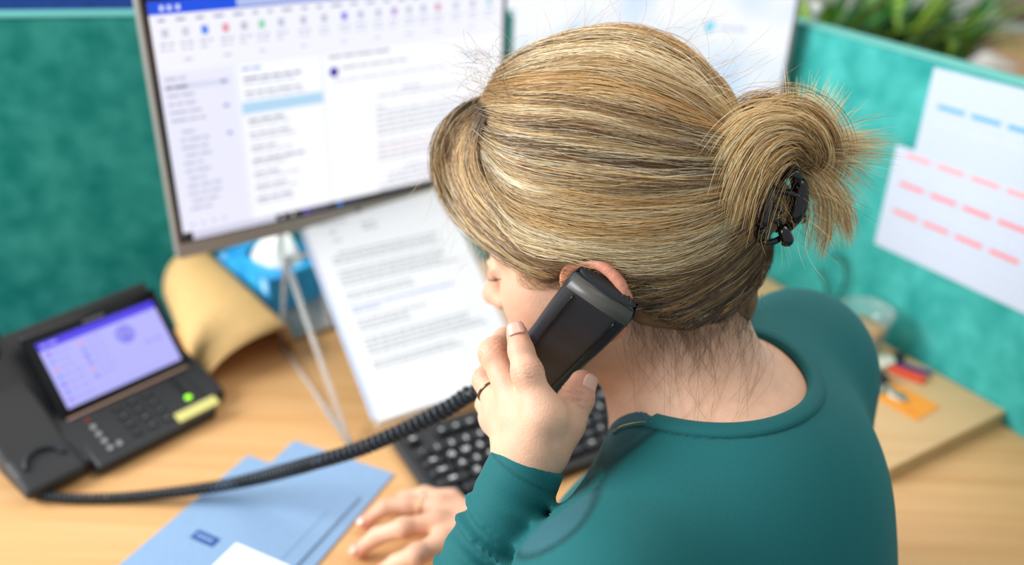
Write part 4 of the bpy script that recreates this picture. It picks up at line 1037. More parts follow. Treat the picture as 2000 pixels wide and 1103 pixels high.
# neck opening: an ellipsoid around the neck base
NLc = un(1372, 700, 0.640); 
nA = un(1220, 848, 0.60); nB = un(1530, 684, 0.68); nC = un(1440, 594, 0.72); nD = un(1420, 832, 0.62)
NLx = nrm(nB - nA); NLn = nrm(np.cross(nB - nA, nC - nD)); NLn = NLn if NLn @ UP > 0 else -NLn
NLy = np.cross(NLn, NLx); NLc = (nA + nB + nC + nD) / 4
def opening(p):
    q = p - NLc; return q @ NLx, q @ NLy, q @ NLn
NLP = {'c': NLc, 'rx': 0.070, 'ry': 0.060}
q = gb.block(NLc - 0.2, NLc + 0.2); sl, X, Y, Z = q
dx, dy, dz = X - NLc[0], Y - NLc[1], Z - NLc[2]
ux = (dx * NLx[0] + dy * NLx[1] + dz * NLx[2]) / NLP['rx']; uy = (dx * NLy[0] + dy * NLy[1] + dz * NLy[2]) / NLP['ry']; un_ = dx * NLn[0] + dy * NLn[1] + dz * NLn[2]
cyl = (np.sqrt(ux ** 2 + uy ** 2) - 1) * (NLP['rx'] + NLP['ry']) / 2
cyl = np.where(un_ > -0.09, cyl, 0.05)
gb.f[sl] = np.maximum(gb.f[sl], -cyl)
CV, CQ = gb.mesh()
dN = (CV - NLc); ex = dN @ NLx / NLP['rx']; ey = dN @ NLy / NLP['ry']; rimd = (np.sqrt(ex ** 2 + ey ** 2) - 1) * (NLP['rx'] + NLP['ry']) / 2
rimd = np.where((dN @ NLn) > -0.1, rimd, 1.0)
mb_ = mat('tmp')
def blouse_material():
    m = bpy.data.materials.new('teal_twill'); m.use_nodes = True; nt = m.node_tree; N = nt.nodes; Lk = nt.links; b = N['Principled BSDF']
    b.inputs['Roughness'].default_value = 0.72; b.inputs['Sheen Weight'].default_value = 0.05; b.inputs['Sheen Roughness'].default_value = .4; b.inputs['Specular IOR Level'].default_value = .3
    a = N.new('ShaderNodeAttribute'); a.attribute_name = 'tint'
    tc = N.new('ShaderNodeTexCoord'); wv = N.new('ShaderNodeTexWave'); wv.inputs['Scale'].default_value = 330; wv.inputs['Distortion'].default_value = 1.2; wv.bands_direction = 'DIAGONAL'
    Lk.new(tc.outputs['Object'], wv.inputs['Vector'])
    nz = N.new('ShaderNodeTexNoise'); nz.inputs['Scale'].default_value = 900; Lk.new(tc.outputs['Object'], nz.inputs['Vector'])
    ad = N.new('ShaderNodeMath'); ad.operation = 'ADD'; Lk.new(wv.outputs['Fac'], ad.inputs[0]); Lk.new(nz.outputs['Fac'], ad.inputs[1])
    bp = N.new('ShaderNodeBump'); bp.inputs['Strength'].default_value = .35; bp.inputs['Distance'].default_value = .0006; Lk.new(ad.outputs[0], bp.inputs['Height']); Lk.new(bp.outputs[0], b.inputs['Normal'])
    mr = N.new('ShaderNodeMapRange'); Lk.new(ad.outputs[0], mr.inputs['Value']); mr.inputs['From Max'].default_value = 2; mr.inputs['To Min'].default_value = .82; mr.inputs['To Max'].default_value = 1.14
    mx = N.new('ShaderNodeMix'); mx.data_type = 'RGBA'; mx.blend_type = 'MULTIPLY'; mx.inputs[0].default_value = 1; Lk.new(a.outputs['Color'], mx.inputs[6]); Lk.new(mr.outputs[0], mx.inputs[7]); Lk.new(mx.outputs[2], b.inputs['Base Color'])
    return m
from mathutils.bvhtree import BVHTree
def bvh(V, Q): return BVHTree.FromPolygons([tuple(v) for v in V], [tuple(map(int, q)) for q in Q])
T_blouse = bvh(CV, CQ)
tealc = np.array(hexc(16, 98, 100)); silk = np.array(hexc(46, 96, 104)); dark = np.array(hexc(8, 50, 54))
ctint = np.tile(tealc, (len(CV), 1))
fr = (CV - l_sh) @ BF; 

def _t_hit(x, y):
    r = nrm(ray(x, y)); h = T_blouse.ray_cast(Vector(CP), Vector(r)); return np.array(h[0]) if h[0] is not None else un(x, y, .58)
s0, s1, s2 = _t_hit(1268, 850), _t_hit(1165, 968), _t_hit(1015, 1085)
sn = nrm(np.cross(s1 - s0, s2 - s0)); sn = sn if sn @ BF > 0 else -sn
print('seam', sn @ BF, sn @ BL, sn @ UP)
seamv = (CV - s1) @ sn
frontm = np.clip(seamv / 0.0015, 0, 1) * (((CV - l_elb) @ faN < 0.0) | (((CV - l_sh) @ UP) > -0.20)) * (CV[:, 2] > 0.02)
farm = np.linalg.norm(np.cross(CV - l_elb, faN), axis=1); frontm = np.where((farm < 0.05) & (((CV - l_elb) @ faN) > 0.03), 0, frontm)
ctint = ctint * (1 - frontm[:, None]) + silk * frontm[:, None]
def line(d, w_, amt=.75):
    global ctint
    k = np.clip(1 - np.abs(d) / w_, 0, 1)[:, None] * amt; ctint = ctint * (1 - k) + dark * k
line(rimd - 0.0125, 0.0016); line(np.where(farm < .05, 1, seamv), 0.0018)
line(np.where((farm < .04) & (((CV - wrist) @ faN) > -.05), (CV - wrist) @ nrm(faN + cd(0.12, 0, 0)) + 0.009, 1), .0014, .6)
blouse = fastmesh('blouse', CV, CQ, blouse_material(), person, {'tint': ctint}, 2)
print('blouse', len(CQ))

# ---- neckline band following the opening
du = dN @ NLx; dv = dN @ NLy; dw = dN @ NLn
def top_at(x, y):
    m_ = (np.abs(du - x) < .004) & (np.abs(dv - y) < .004)
    return dw[m_].max() if m_.any() else np.nan
nphi = 96; rows_b = (-.0012, .0, .004, .008, .0118, .0124)
Hh = np.array([[top_at((NLP['rx'] + max(r, .0015)) * math.cos(a), (NLP['ry'] + max(r, .0015)) * math.sin(a)) for a in np.linspace(0, 2 * math.pi, nphi, endpoint=False)] for r in rows_b])
for r in range(len(rows_b)):
    h_ = Hh[r]; ok = ~np.isnan(h_)
    if ok.sum() > 4: h_[~ok] = np.interp(np.nonzero(~ok)[0], np.nonzero(ok)[0], h_[ok])
    for _ in range(6): h_ = (np.roll(h_, 1) + 2 * h_ + np.roll(h_, -1)) / 4
    Hh[r] = h_
lift = (-.0035, .0008, .0013, .0013, .0009, -.002)
V = []; F = []
for r, rr_ in enumerate(rows_b):
    for i, a in enumerate(np.linspace(0, 2 * math.pi, nphi, endpoint=False)):
        V.append(NLc + NLx * (NLP['rx'] + rr_) * math.cos(a) + NLy * (NLP['ry'] + rr_) * math.sin(a) + NLn * (Hh[r][i] + lift[r]))
keepc = []
for i in range(nphi):
    c_ = (np.array(V[2 * nphi + i]) - CP) @ RC; keepc.append(not (1000 + FPX * c_[0] / -c_[2] < 1268))
for r in range(len(rows_b) - 1):
    for i in range(nphi):
        if keepc[i] and keepc[(i + 1) % nphi]: F.append([r * nphi + i, (r + 1) * nphi + i, (r + 1) * nphi + (i + 1) % nphi, r * nphi + (i + 1) % nphi])
NB = np.array(V)
o = mk('neckline_band', V, F, blouse.data.materials[0], person, colors=np.tile(tealc * .92, (len(V), 1)))
# ---- handset (a thing of its own, held in her hand)
hset = empty('telephone_handset', hs(0, 0.10, 0), 'black telephone handset held against her left ear', 'telephone handset')
def hloft(name, rings, m, parent, cap=True):
    V = []; F = []; n = len(rings[0])
    for r in rings: V += r
    for i in range(len(rings) - 1):
        for j in range(n): F.append([i * n + j, i * n + (j + 1) % n, (i + 1) * n + (j + 1) % n, (i + 1) * n + j])
    if cap: F += [list(range(n))[::-1], [(len(rings) - 1) * n + j for j in range(n)]]
    o = mk(name, V, F, m, parent); bpy_recalc(o); return o
def bpy_recalc(o):
    bm = bmesh.new(); bm.from_mesh(o.data); bmesh.ops.recalc_face_normals(bm, faces=bm.faces); bm.to_mesh(o.data); bm.free()
def hring(t, w_, top, bot, rt=0.006, sag=0.0):
    """cross-section: flat back (top) with chamfered sides"""
    P = []
    for x, z in ((-w_ / 2, bot + rt), (-w_ / 2, top - rt * 1.3), (-w_ / 2 + rt * 0.35, top - rt * .45), (-w_ / 2 + rt * 1.1, top - .0004), (-w_ / 4, top + sag), (0, top + sag * 1.3), (w_ / 4, top + sag), (w_ / 2 - rt * 1.1, top - .0004), (w_ / 2 - rt * .35, top - rt * .45), (w_ / 2, top - rt * 1.3), (w_ / 2, bot + rt), (w_ / 2 - rt, bot), (0, bot), (-w_ / 2 + rt, bot)): P.append(hs(x, t, z))
    return P
hb = [(-0.0065, .043, -.011, -.017), (-0.0045, .047, -.0075, -.018), (0.0, .0505, -.0005, -.0195), (0.004, .051, .0004, -.0195), (.03, .0505, .001, -.0195), (.045, .050, .0008, -.022), (.07, .0485, -.0005, -.020), (.105, .048, -.002, -.021), (.14, .0485, -.001, -.023), (.155, .049, .0, -.030), (.19, .049, -.001, -.033), (.200, .046, -.005, -.032), (.203, .040, -.010, -.028)]
o = hloft('handset_body', [hring(*r) for r in hb], M_black, hset)
md = o.modifiers.new('bevel', 'BEVEL'); md.width = .0012; md.segments = 2; md.limit_method = 'ANGLE'; md.angle_limit = .7
mb = MB(); pts = [(-.021, -.0055), (.021, -.0055)]
# glossy end cap seen at the ear
ringsC = [[hs(x * s_, -0.0052 - q, zc + zz * s_) for x, zz in [(.0232 * math.cos(t) * (1.0 if abs(math.cos(t)) < .92 else .99), .0058 * math.sin(t)) for t in np.linspace(0, 2 * math.pi, 33)[:-1]]] for s_, q, zc in ((1.0, 0.0, -.0130), (.97, .0015, -.0130), (.85, .0022, -.0130))]
hloft('end_cap', ringsC, M_black, hset)
mb = MB()
mb.add([hs(-.0235, -.0012, -.0022), hs(.0235, -.0012, -.0022), hs(.0225, -.0052, -.0088), hs(-.0225, -.0052, -.0088)], [[0, 1, 2, 3]])
o = mk('bevel_band', [hs(-.0242, .0002, .0009), hs(0, .0002, .0016), hs(.0242, .0002, .0009), hs(.0225, -.0056, -.0085), hs(0, -.0058, -.0078), hs(-.0225, -.0056, -.0085)], [[0, 1, 4, 5], [1, 2, 3, 4]], mat('grey_satin', hexc(88, 84, 78), .35), hset); bpy_recalc(o); md = o.modifiers.new('s', 'SOLIDIFY'); md.thickness = .0012; md.offset = 0
for s_ in (-1, 1):
    P = [hs(s_ * .0165, t, z) for t, z in ((.004, .0012), (.03, .0017), (.07, .0003), (.105, -.0011), (.135, -.0005))]
    mb = MB(); mb.tube(spline(P, 16), .0006, 6); mb.build('groove_line', M_blackg, hset, smooth=True)
mb = MB()
for k in range(5):
    for j in range(3): p = hs(-.008 + k * .004, .012 + j * .004, -.0200); mb.tube([p, p - hn * .0006], .0009, 6)
mb.build('speaker_holes', M_blackg, hset)
# ---- coiled cord from the desk phone to the handset
cend = hs(0, .203, -.020)
P = [atz(44, 945, 0.016), atz(58, 962, 0.007), atz(130, 972, .0065), atz(250, 970, .0075), atz(400, 953, .020), atz(500, 934, .036), un(600, 907, .870), un(700, 877, .842), un(800, 834, .812), un(880, 793, .785), un(928, 766, .765), cend]
P = spline(P, 900); seg = np.linalg.norm(np.diff(P, axis=0), axis=1); s_ = np.r_[0, np.cumsum(seg)]; Lc = s_[-1]
nn = 3600; t = np.linspace(0, Lc, nn); C_ = np.stack([np.interp(t, s_, P[:, i]) for i in range(3)], 1)
# the coil is more stretched on the left
u = t / Lc; pitch = .0054 + .0030 * np.clip((u - .25) / .6, 0, 1); ph_ = np.cumsum(np.gradient(t) / pitch) * 2 * math.pi
rc_ = .0034 + .0024 * np.clip((u - .10) / .4, 0, 1); rc_ = rc_ * np.clip(u / .02, 0, 1) * np.clip((1 - u) / .02, .15, 1)
T = np.gradient(C_, axis=0); T /= np.linalg.norm(T, axis=1)[:, None]; uu = np.cross(T, UP); uu /= np.linalg.norm(uu, axis=1)[:, None]; vv = np.cross(T, uu)
H = C_ + rc_[:, None] * (uu * np.cos(ph_)[:, None] + vv * np.sin(ph_)[:, None])
mb = MB(); mb.tube(H, .0023, 6)
tag(mb.build('spiral_cable', mat('cord_black', hexc(34, 42, 50), .38), smooth=True), 'coiled black telephone cable running from desk phone to the handset', 'cable')

# ---- zip on the left of the neckline
# ---- zip on the left end of the neckline
def band_at(deg, r=0.005, up=0.002):
    a = math.radians(deg) % (2 * math.pi); i = int(round(a / (2 * math.pi) * nphi)) % nphi
    return NLc + NLx * (NLP['rx'] + r) * math.cos(a) + NLy * (NLP['ry'] + r) * math.sin(a) + NLn * (Hh[2][i] + up)
T_body = bvh(BV, BQ)
def hit(tree, x, y, off=0.0, default=None):
    r = nrm(ray(x, y)); h = tree.ray_cast(Vector(CP), Vector(r))
    if h[0] is None: return default
    return np.array(h[0]) - r * off
zp = [hit(T_blouse, x, y, 0.002, un(x, y, .60)) for x, y in ((1199, 846), (1212, 837), (1232, 831), (1252, 828), (1270, 828))]
zp = spline(zp, 34); mb = MB(); mb.tube(zp, .0016, 8); mb.build('zip_tape', mat('teal_tape', hexc(16, 92, 88), .7), person, smooth=True)
mb = MB()
for i in range(0, 34):
    t_ = nrm(zp[min(i + 1, 33)] - zp[max(i - 1, 0)]); u_ = nrm(np.cross(t_, ray(1235, 835))); p = zp[i] + cd(0, .0010, .0012)
    mb.box(p - t_ * .0004 - u_ * .0011, t_ * .0008, u_ * .0022, nrm(np.cross(t_, u_)) * -.0012)
o = mb.build('zip_teeth', M_brass, person); o['label'] = 'brass zip teeth'

# ---- hair ------------------------------------------------------------
EHc = hp(-0.004, 0, 0.022); EHr = np.array([0.113, 0.090, 0.114])
def on_hair(x, y, lift=0.0):
    """point of the hair volume seen at this picture position; beyond its outline the nearest point"""
    r = nrm(ray(x, y)); o_ = (CP - EHc) @ HA.T / EHr; d = (r @ HA.T) / EHr
    a, b, c = d @ d, 2 * o_ @ d, o_ @ o_ - 1; D = b * b - 4 * a * c
    t = (-b - math.sqrt(D)) / (2 * a) if D > 0 else -b / (2 * a)
    p = CP + r * t
    return p + nrm(p - EHc) * lift
# scalp cover below the strands
gh = Grid(HC - 0.2, HC + 0.2, 0.0025)
gh.ell(EHc - HF * .004 - HU * .0, HA, (EHr[0] - .006, EHr[1] - .005, EHr[2] - .005), 0)
gh.cone(hp(-.055, 0, -.045), hp(-.072, 0, -.078), .052, .030, .03)
gh.cone(hp(-.02, .055, -.03), hp(-.055, .045, -.07), .026, .014, .02); gh.cone(hp(-.02, -.055, -.03), hp(-.055, -.045, -.07), .026, .014, .02)
gh.cone(hp(-.10, 0, .01), un(1500, 400, .625), .030, .020, .03)
# free the face and the ears
gh.ell(hp(.105, 0, -.055), HA, (.078, .12, .085), 0.01, True)
for s_ in (-1, 1): gh.ell(hp(.020, s_ * .082, -.062), HA, (.046, .030, .046), .008, True)
SV, SQ = gh.mesh(); T_base = bvh(SV, SQ)
nzc = np.array([hexc(132, 102, 72)]).repeat(len(SV), 0)
cap = fastmesh('hair_base', SV, SQ, mat('hair_undercoat', hexc(122, 92, 64), .7, noise=.25, nscale=60, bump=.6, bscale=200), person, None, 3)
def guide(P, n=26, lift=0.0): return spline([on_hair(x, y, lift) for x, y in P], n)
NP = 26
G = [
 [(1005, 130), (1085, 92), (1200, 70), (1310, 92), (1388, 162), (1436, 228)],
 [(975, 135), (1065, 98), (1200, 82), (1320, 122), (1400, 195), (1444, 250)],
 [(960, 155), (1060, 130), (1200, 128), (1330, 175), (1410, 232), (1450, 272)],
 [(945, 180), (1040, 178), (1180, 186), (1310, 226), (1400, 262), (1455, 290)],
 [(935, 210), (1010, 228), (1150, 240), (1300, 272), (1400, 290), (1460, 305)],
 [(930, 240), (1000, 272), (1130, 292), (1290, 313), (1400, 318), (1465, 320)],
 [(935, 270), (1010, 322), (1140, 346), (1290, 355), (1400, 346), (1468, 334)],
 [(940, 300), (1015, 370), (1140, 398), (1290, 400), (1400, 380), (1470, 350)],
 [(940, 330), (1015, 415), (1140, 452), (1290, 448), (1400, 415), (1474, 370)],
 [(940, 360), (1015, 455), (1135, 485), (1290, 500), (1405, 455), (1480, 395)],
 [(950, 400), (1030, 478), (1140, 503), (1260, 530), (1400, 500), (1484, 420)]]
G3 = np.array([guide(P) for P in G])
BG = [
 [(935, 190), (875, 235), (848, 300), (862, 375), (905, 440), (975, 500), (1040, 545)],
 [(940, 200), (888, 245), (868, 310), (892, 385), (950, 455), (1030, 515), (1085, 545)],
 [(945, 208), (902, 255), (888, 325), (920, 400), (985, 465), (1060, 512), (1120, 512)],
 [(948, 216), (915, 265), (908, 335), (945, 405), (1015, 465), (1090, 498), (1180, 505)],
 [(950, 224), (928, 280), (930, 345), (975, 410), (1045, 460), (1140, 495), (1240, 505)],
 [(952, 232), (940, 290), (955, 350), (1010, 405), (1090, 445), (1190, 470), (1290, 470)]]
BG3 = np.array([guide(P) for P in BG])
NG = [
 [(1090, 545), (1150, 503), (1250, 520), (1350, 510), (1430, 460), (1488, 400)],
 [(1225, 560), (1262, 555), (1310, 550), (1380, 520), (1445, 470), (1492, 420)],
 [(1240, 600), (1285, 590), (1340, 570), (1405, 530), (1462, 480), (1496, 435)],
 [(1290, 630), (1330, 612), (1375, 585), (1430, 545), (1475, 495), (1500, 450)],
 [(1350, 640), (1380, 620), (1415, 595), (1455, 560), (1488, 510), (1504, 460)],
 [(1410, 625), (1430, 605), (1455, 580), (1480, 550), (1500, 510), (1508, 470)]]
NG3 = np.array([spline([min([q for q in (hit(T_base, x, y, .004), hit(T_body, x, y, .002), on_hair(x, y) if y < 560 and x < 1450 else None) if q is not None] or [un(x, y, .63)], key=lambda q: np.linalg.norm(q - CP)) for x, y in P], NP) for P in NG])
palette = np.array([hexc(252, 238, 206), hexc(236, 208, 158), hexc(216, 174, 112), hexc(180, 138, 88), hexc(124, 92, 64), hexc(72, 52, 38)])
HP, HR, HCc = [], [], []       # strand points, radii, colours
def emit(P, r, c):
    """P (n, k, 3), r (n,), c (n, 3) or (n, k, 3)"""
    HP.append(P.astype(np.float32)); k = P.shape[1]
    tp_ = np.minimum(1, (1 - np.linspace(0, 1, k)) * 5 + .25)
    HR.append((r[:, None] * tp_[None]).astype(np.float32))
    if c.ndim == 2: c = np.repeat(c[:, None], k, 1)
    HCc.append(c.astype(np.float32))
def sheet_of_hair(G3, n, clumps, wts, lift=(0.0, 0.006), spread=.10, rad=(.00010, .00018), endmix=0.0, mirror=False, wave=.0012, t0=.06, side=1, root_dark=.5, shade=None):
    ng = len(G3); k = G3.shape[1]
    cs = rng.uniform(0, ng - 1, clumps); ct = rng.choice(len(palette), clumps, p=wts(cs / (ng - 1)) if False else None)
    W_ = np.array([wts(v / (ng - 1)) for v in cs]); W_ /= W_.sum(1)[:, None]
    ct = np.array([rng.choice(len(palette), p=w_) for w_ in W_])
    clift = rng.uniform(0, 1, clumps)
    ci = rng.integers(0, clumps, n); s_ = np.clip(cs[ci] + rng.normal(0, spread, n), 0, ng - 1.001)
    drift = rng.normal(0, .22, clumps)[ci]
    tt = np.linspace(0, 1, k); sv = np.clip(s_[:, None] + drift[:, None] * (tt[None] - .5) * 1.2 + .05 * np.sin(tt[None] * rng.uniform(3, 9, n)[:, None] + rng.uniform(0, 6, n)[:, None]), 0, ng - 1.001)
    i = sv.astype(int); f = (sv - i)[..., None]; kk = np.arange(k)[None].repeat(n, 0)
    P = G3[i, kk] * (1 - f) + G3[i + 1, kk] * f
    # retime: random start and end along the guide
    a = rng.uniform(0, t0, n); b = 1 - rng.uniform(0, endmix, n)
    ti = (a[:, None] + (b - a)[:, None] * tt[None]) * (k - 1); i0 = np.clip(ti.astype(int), 0, k - 2); fr_ = (ti - i0)[..., None]
    ar = np.arange(n)[:, None]; P = P[ar, i0] * (1 - fr_) + P[ar, i0 + 1] * fr_
    nrml = P - EHc; nrml /= np.linalg.norm(nrml, axis=2)[..., None]
    lf = lift[0] + (lift[1] - lift[0]) * (0.6 * clift[ci] + .4 * rng.uniform(0, 1, n) ** 1.5)
    prof = np.sin(np.pi * np.clip(tt, 0, 1)) ** .5 * .8 + .2
    P = P + nrml * (lf[:, None] * prof[None])[..., None]
    ph1 = rng.uniform(0, 6.28, (n, 3)); fq = rng.uniform(4, 11, (n, 1, 1))
    P = P + wave * rng.uniform(.2, 1, (n, 1, 1)) * np.sin(fq * tt[None, :, None] + ph1[:, None, :])
    c = palette[ct[ci]] * rng.uniform(.82, 1.15, (n, 1)) * .88 + palette[rng.integers(0, 6, n)] * .12
    cl = np.repeat(c[:, None], k, 1)
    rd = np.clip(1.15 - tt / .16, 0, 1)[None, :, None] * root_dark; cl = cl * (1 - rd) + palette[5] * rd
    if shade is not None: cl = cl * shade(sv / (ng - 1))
    if mirror:
        L_ = (P - HC) @ HL; P = P - 2 * L_[..., None] * HL
    emit(P, rng.uniform(*rad, n), cl)
top_w = lambda v: np.array([1.6 + 1.4 * (v > .45) * (v < .85), 2.2, 3.0 * (1.2 - v), 2.0, 1.2, .5 + .5 * v])
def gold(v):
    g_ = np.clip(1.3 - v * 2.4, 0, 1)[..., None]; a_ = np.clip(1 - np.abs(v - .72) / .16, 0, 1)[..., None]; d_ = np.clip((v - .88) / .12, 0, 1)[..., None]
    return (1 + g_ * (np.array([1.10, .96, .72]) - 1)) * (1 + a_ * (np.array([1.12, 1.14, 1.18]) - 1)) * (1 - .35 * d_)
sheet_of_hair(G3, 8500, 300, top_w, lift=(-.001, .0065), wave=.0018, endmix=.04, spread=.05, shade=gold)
sheet_of_hair(G3, 1500, 60, lambda v: np.array([3, 3, 2, 1, .6, .2]), lift=(.005, .0095), wave=.0034, t0=.3, endmix=.3, spread=.14)
sheet_of_hair(G3, 700, 250, top_w, lift=(.003, .008), wave=.004, t0=.35, endmix=.35, spread=.3, rad=(.00007, .00012))
bang_w = lambda v: np.array([2.2 * (1 - v) + .4, 2.2, 1.8, 1.8, 1.5, .7 + 1.2 * v])
sheet_of_hair(BG3, 3600, 110, bang_w, lift=(-.004, .006), spread=.12, wave=.0028, t0=.06, endmix=.25, root_dark=.85)
sheet_of_hair(NG3, 3800, 120, lambda v: np.array([.15, .4, .8, 1.2, 2.6, 4.0]), lift=(-.003, .004), spread=.14, wave=.0018, t0=.12, endmix=.05, root_dark=.2)
# other side of the head
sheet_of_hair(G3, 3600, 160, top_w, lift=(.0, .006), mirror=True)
sheet_of_hair(BG3, 1200, 60, bang_w, lift=(-.004, .006), mirror=True)
mg = G3[0] - 2 * ((G3[0] - HC) @ HL)[:, None] * HL
sheet_of_hair(np.array([G3[0], (G3[0] + mg) / 2 - nrm(HU) * .002, mg]), 1800, 60, top_w)
# flyaways above the crown, at the fringe and on the nape
def arcs(n, start, length, vec, curl, rad, cols, k=14):
    P = np.zeros((n, k, 3)); c = np.zeros((n, 3))
    for q in range(n):
        p = start(); d = nrm(vec(p) + rng.normal(0, .35, 3)); L = length * rng.uniform(.4, 1.2); ax = nrm(rng.normal(size=3)); cr_ = rng.uniform(-1, 1) * curl
        for j in range(k):
            P[q, j] = p; p = p + d * L / k; d = nrm(d + np.cross(ax, d) * cr_ / k)
        c[q] = palette[rng.integers(*cols)]
    emit(P, np.full(n, rad), c)
def st_top():
    u = rng.uniform(0, 1); i = int(u * (NP - 1)); return G3[0][i] * .6 + mg[i] * .4 + HU * .004 if rng.uniform() < .4 else G3[rng.integers(0, 3)][i]
arcs(150, st_top, .05, lambda p: nrm(p - EHc) * .55 + nrm(-HF + HL * rng.normal(0, .4)) * .8, 2.2, .00007, (0, 4))
arcs(130, lambda: on_hair(rng.uniform(925, 1020), rng.uniform(110, 215)), .035, lambda p: nrm(p - EHc) * .6 + HF * .5 + HU * .3, 4.5, .00007, (2, 6))
arcs(60, lambda: BG3[0][rng.integers(2, 20)], .05, lambda p: HF * .3 - HU * .8, 2.5, .00007, (0, 3))
nap = []
for q in range(420):
    x0 = rng.uniform(1215, 1490); y0 = 585 + 40 * math.sin((x0 - 1215) / 275 * 3.1) + rng.uniform(-25, 25); h_ = rng.uniform(25, 150) * rng.uniform(.4, 1)
    if rng.uniform() < .1: h_ = rng.uniform(130, 220)
    cv = rng.uniform(-1, 1) * h_ * .35; x1 = x0 + (1372 - x0) * .10 + rng.normal(0, 14); pts_ = []
    for j in range(12):
        t = j / 11; x = x0 + (x1 - x0) * t + cv * math.sin(math.pi * t) + rng.normal(0, .6); y = y0 + h_ * t
        p = hit(T_body, x, y, .0012 + .002 * math.sin(math.pi * t)); pts_.append(p if p is not None else on_hair(x, y))
    nap.append(pts_)
nap = np.array(nap); emit(nap, np.full(len(nap), .00007), palette[rng.integers(3, 6, len(nap))] * .8)
# hair at the temple falling before the ear
tem = []
for q in range(150):
    x0 = rng.uniform(1000, 1090); y0 = rng.uniform(505, 545); L = rng.uniform(20, 60); pts_ = []
    for j in range(12):
        t = j / 11; x = x0 + rng.uniform(.4, .9) * 0 + L * t * .9; y = y0 + 14 * math.sin(math.pi * t) + 12 * t; p = hit(T_body, x, y, .002); pts_.append(p if p is not None else on_hair(x, y))
    tem.append(pts_)
emit(np.array(tem), np.full(len(tem), .00010), palette[rng.integers(2, 6, len(tem))])

# ---- twisted bun and its loose ends
def tuft(P, n, s0, s1, cols, rad=.00013, cut=.25, k=22, sm=None):
    C_ = spline([un(x, y, d) for x, y, d in P], k); T = np.gradient(C_, axis=0); T /= np.linalg.norm(T, axis=1)[:, None]
    u = np.cross(T, cd(0.2, 0.1, 1)); u /= np.linalg.norm(u, axis=1)[:, None]; v = np.cross(T, u)
    sm = s0 * 1.2 if sm is None else sm
    tt = np.linspace(0, 1, k); w_ = np.interp(tt, [0, .5, 1], [s0, sm, s1])
    A = rng.normal(0, 1, (n, 1)); B_ = rng.normal(0, .55, (n, 1)); tw = rng.normal(0, .5, (n, 1))
    a = A + tw * tt[None]; b = B_ + .3 * tw * tt[None]
    P_ = C_[None] + (a * w_[None])[..., None] * u[None] + (b * w_[None])[..., None] * v[None]
    e = 1 - rng.uniform(0, cut, n); ti = e[:, None] * tt[None] * (k - 1); i0 = np.clip(ti.astype(int), 0, k - 2); f = (ti - i0)[..., None]; ar = np.arange(n)[:, None]
    P_ = P_[ar, i0] * (1 - f) + P_[ar, i0 + 1] * f
    P_ += .0012 * np.sin(rng.uniform(3, 9, (n, 1, 1)) * tt[None, :, None] + rng.uniform(0, 6.28, (n, 1, 3))) * tt[None, :, None]
    ph_ = np.sin(A[:, 0] * 5 + rng.uniform(0, 6)) ; ci = np.clip((cols[0] + (cols[1] - cols[0]) * (.5 + .5 * ph_) + rng.normal(0, .5, n)).astype(int), 0, 5)
    emit(P_, np.full(n, rad), palette[ci] * rng.uniform(.85, 1.1, (n, 1)) * np.array([1.05, .98, .84]))
tuft([(1440, 225, .625), (1480, 205, .62), (1520, 215, .615), (1560, 245, .61), (1590, 290, .61)], 420, .004, .005, (2, 5))
tuft([(1455, 330, .612), (1480, 270, .598), (1530, 238, .590), (1580, 262, .592), (1600, 310, .600), (1580, 350, .608)], 900, .006, .007, (1, 5), sm=.010)
tuft([(1470, 380, .610), (1500, 320, .600), (1545, 290, .594), (1585, 300, .598), (1590, 340, .606)], 600, .005, .006, (3, 5), sm=.008)
# the fan that falls to the left
for (P, n, s1, c) in (
 ([(1590, 300, .600), (1545, 245, .585), (1480, 248, .574), (1430, 290, .568), (1392, 350, .566)], 520, .008, (0, 2)),
 ([(1590, 305, .600), (1540, 262, .584), (1478, 275, .572), (1436, 330, .567), (1408, 405, .567)], 420, .006, (0, 4)),
 ([(1585, 310, .600), (1540, 280, .583), (1485, 305, .572), (1450, 370, .570), (1430, 450, .572)], 360, .005, (1, 4)),
 ([(1580, 318, .600), (1535, 300, .584), (1495, 335, .576), (1470, 395, .576), (1450, 480, .582)], 120, .006, (2, 5))):
    tuft(P, n, .006, s1 * 1.2, c, cut=.45, sm=.0075)
# ends that spray out
ends = [((1560, 172), 90, .006), ((1600, 185), 130, .006), ((1636, 192), 120, .005), ((1650, 225), 60, .006), ((1690, 255), 50, .006), ((1735, 288), 110, .005), ((1715, 300), 70, .006), ((1700, 345), 60, .007), ((1680, 370), 60, .006), ((1545, 200), 50, .006), ((1660, 300), 120, .008), ((1620, 240), 120, .008)]
for (x, y), n, s1 in ends:
    mx_, my_ = (1590 + x) / 2, (300 + y) / 2
    n = int(n * 1.9); x += (x - 1590) * .22; y += (y - 300) * .22
    tuft([(1570, 320, .604), (1592, 295, .600), (mx_ + (y - 300) * .10, my_ - (x - 1590) * .06, .606), (x, y, .622 + rng.uniform(-.01, .02))], n, .004, s1 * 1.5, (0, 3), cut=.45, rad=.00011)
for P, n in (([(1565, 330, .602), (1590, 350, .600), (1612, 395, .606), (1612, 450, .614), (1598, 512, .622)], 230), ([(1570, 330, .602), (1605, 345, .602), (1640, 390, .610), (1655, 440, .620), (1664, 488, .628)], 200),
             ([(1570, 330, .602), (1600, 350, .603), (1625, 400, .608), (1632, 450, .615), (1640, 500, .622)], 30), ([(1560, 335, .602), (1578, 365, .600), (1592, 410, .606), (1582, 470, .612), (1566, 505, .618)], 30)):
    tuft(P, n, .0035, .0025, (0, 3), cut=.4, sm=.0042)
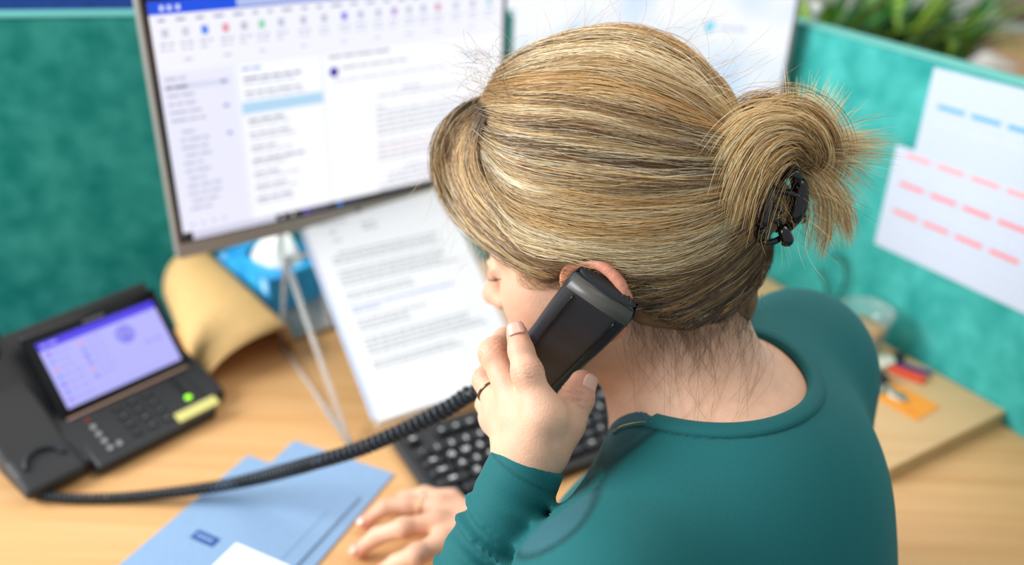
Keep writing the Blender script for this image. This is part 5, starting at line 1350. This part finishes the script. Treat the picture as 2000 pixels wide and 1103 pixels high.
# long single hairs around the clip
for q in range(60):
    x0, y0 = rng.uniform(1500, 1600), rng.uniform(300, 420); x1, y1 = x0 + rng.normal(30, 50), y0 + rng.uniform(40, 160)
    tuft([(x0, y0, .595), ((x0 + x1) / 2 + rng.normal(0, 28), (y0 + y1) / 2, .590), (x1, y1, .60)], 2, .002, .004, (1, 5), rad=.00008)

allP = np.concatenate([p.reshape(-1, 3) for p in HP]); sizes = np.concatenate([np.full(p.shape[0], p.shape[1], np.int32) for p in HP])
allR = np.concatenate([r.ravel() for r in HR]); allC = np.concatenate([c.reshape(-1, 3) for c in HCc])
hc_ = bpy.data.hair_curves.new('hair'); hc_.add_curves(sizes.tolist())
pl_ = np.array(person.location[:])
hc_.attributes['position'].data.foreach_set('vector', (allP + [0, 0, ZD] - pl_).astype(np.float32).ravel())
ra_ = hc_.attributes.get('radius') or hc_.attributes.new('radius', 'FLOAT', 'POINT'); ra_.data.foreach_set('value', allR.astype(np.float32))
ca = hc_.attributes.new('tint', 'FLOAT_COLOR', 'POINT'); cc_ = np.ones((len(allC), 4), np.float32); cc_[:, :3] = np.clip(allC, 0, 1); ca.data.foreach_set('color', cc_.ravel())
M_hair = mat('blonde_hair', attr='tint', rough=0.38, spec=0.55)
hc_.materials.append(M_hair)
ho = bpy.data.objects.new('hair', hc_); COL.objects.link(ho); ho.parent = person; ho['kind'] = 'stuff'
print('strands', len(sizes), 'points', len(allP))

# ---- claw clip
M_clip = mat('black_resin', hexc(10, 10, 12), .12, coat=.3)
clip = empty('hair_claw_clip', un(1515, 410, .6), 'glossy black claw clip holding her twisted ponytail', 'hair clip')
def ctube(name, P, r, n=10):
    Q_ = spline([un(x, y, d) for x, y, d in P], 18); mb = MB(); mb.tube(Q_, np.interp(np.linspace(0, 1, 18), np.linspace(0, 1, len(r)), r) if not np.isscalar(r) else r, n); return mb.build(name, M_clip, clip, smooth=True)
ctube('jaw', [(1508, 330, .600), (1500, 372, .592), (1494, 420, .592), (1488, 470, .600)], (.0035, .0055, .0055, .004))
ctube('jaw', [(1548, 335, .600), (1562, 368, .594), (1556, 415, .594), (1538, 448, .600)], (.0035, .0060, .0060, .003))
ctube('crossbar', [(1484, 468, .598), (1500, 474, .594), (1520, 468, .593), (1536, 455, .596)], .0022)
ctube('crossbar', [(1503, 380, .593), (1520, 372, .590), (1545, 378, .590), (1562, 388, .593)], .0024)
ctube('grip', [(1520, 352, .594), (1540, 338, .586), (1558, 345, .584), (1552, 362, .590)], (.0022, .0035, .0035, .002))
ctube('grip', [(1522, 435, .594), (1530, 450, .588), (1538, 470, .588), (1528, 477, .592)], (.0020, .0040, .0045, .0012))
for y in (368, 390, 408, 424, 440, 455): ctube('tooth', [(1499, y, .592), (1484, y - 4, .592), (1476, y + 3, .597), (1478, y + 12, .604)], (.0022, .0020, .0015, .0008), 8)
for y in (380, 400, 420): ctube('tooth', [(1558, y, .594), (1570, y + 2, .595), (1572, y + 10, .602), (1566, y + 16, .608)], (.0022, .0020, .0015, .0008), 8)
for y in (398, 425): ctube('tooth', [(1500, y, .592), (1516, y + 6, .590), (1524, y + 18, .594), (1516, y + 28, .600)], (.0022, .0022, .0016, .0008), 8)
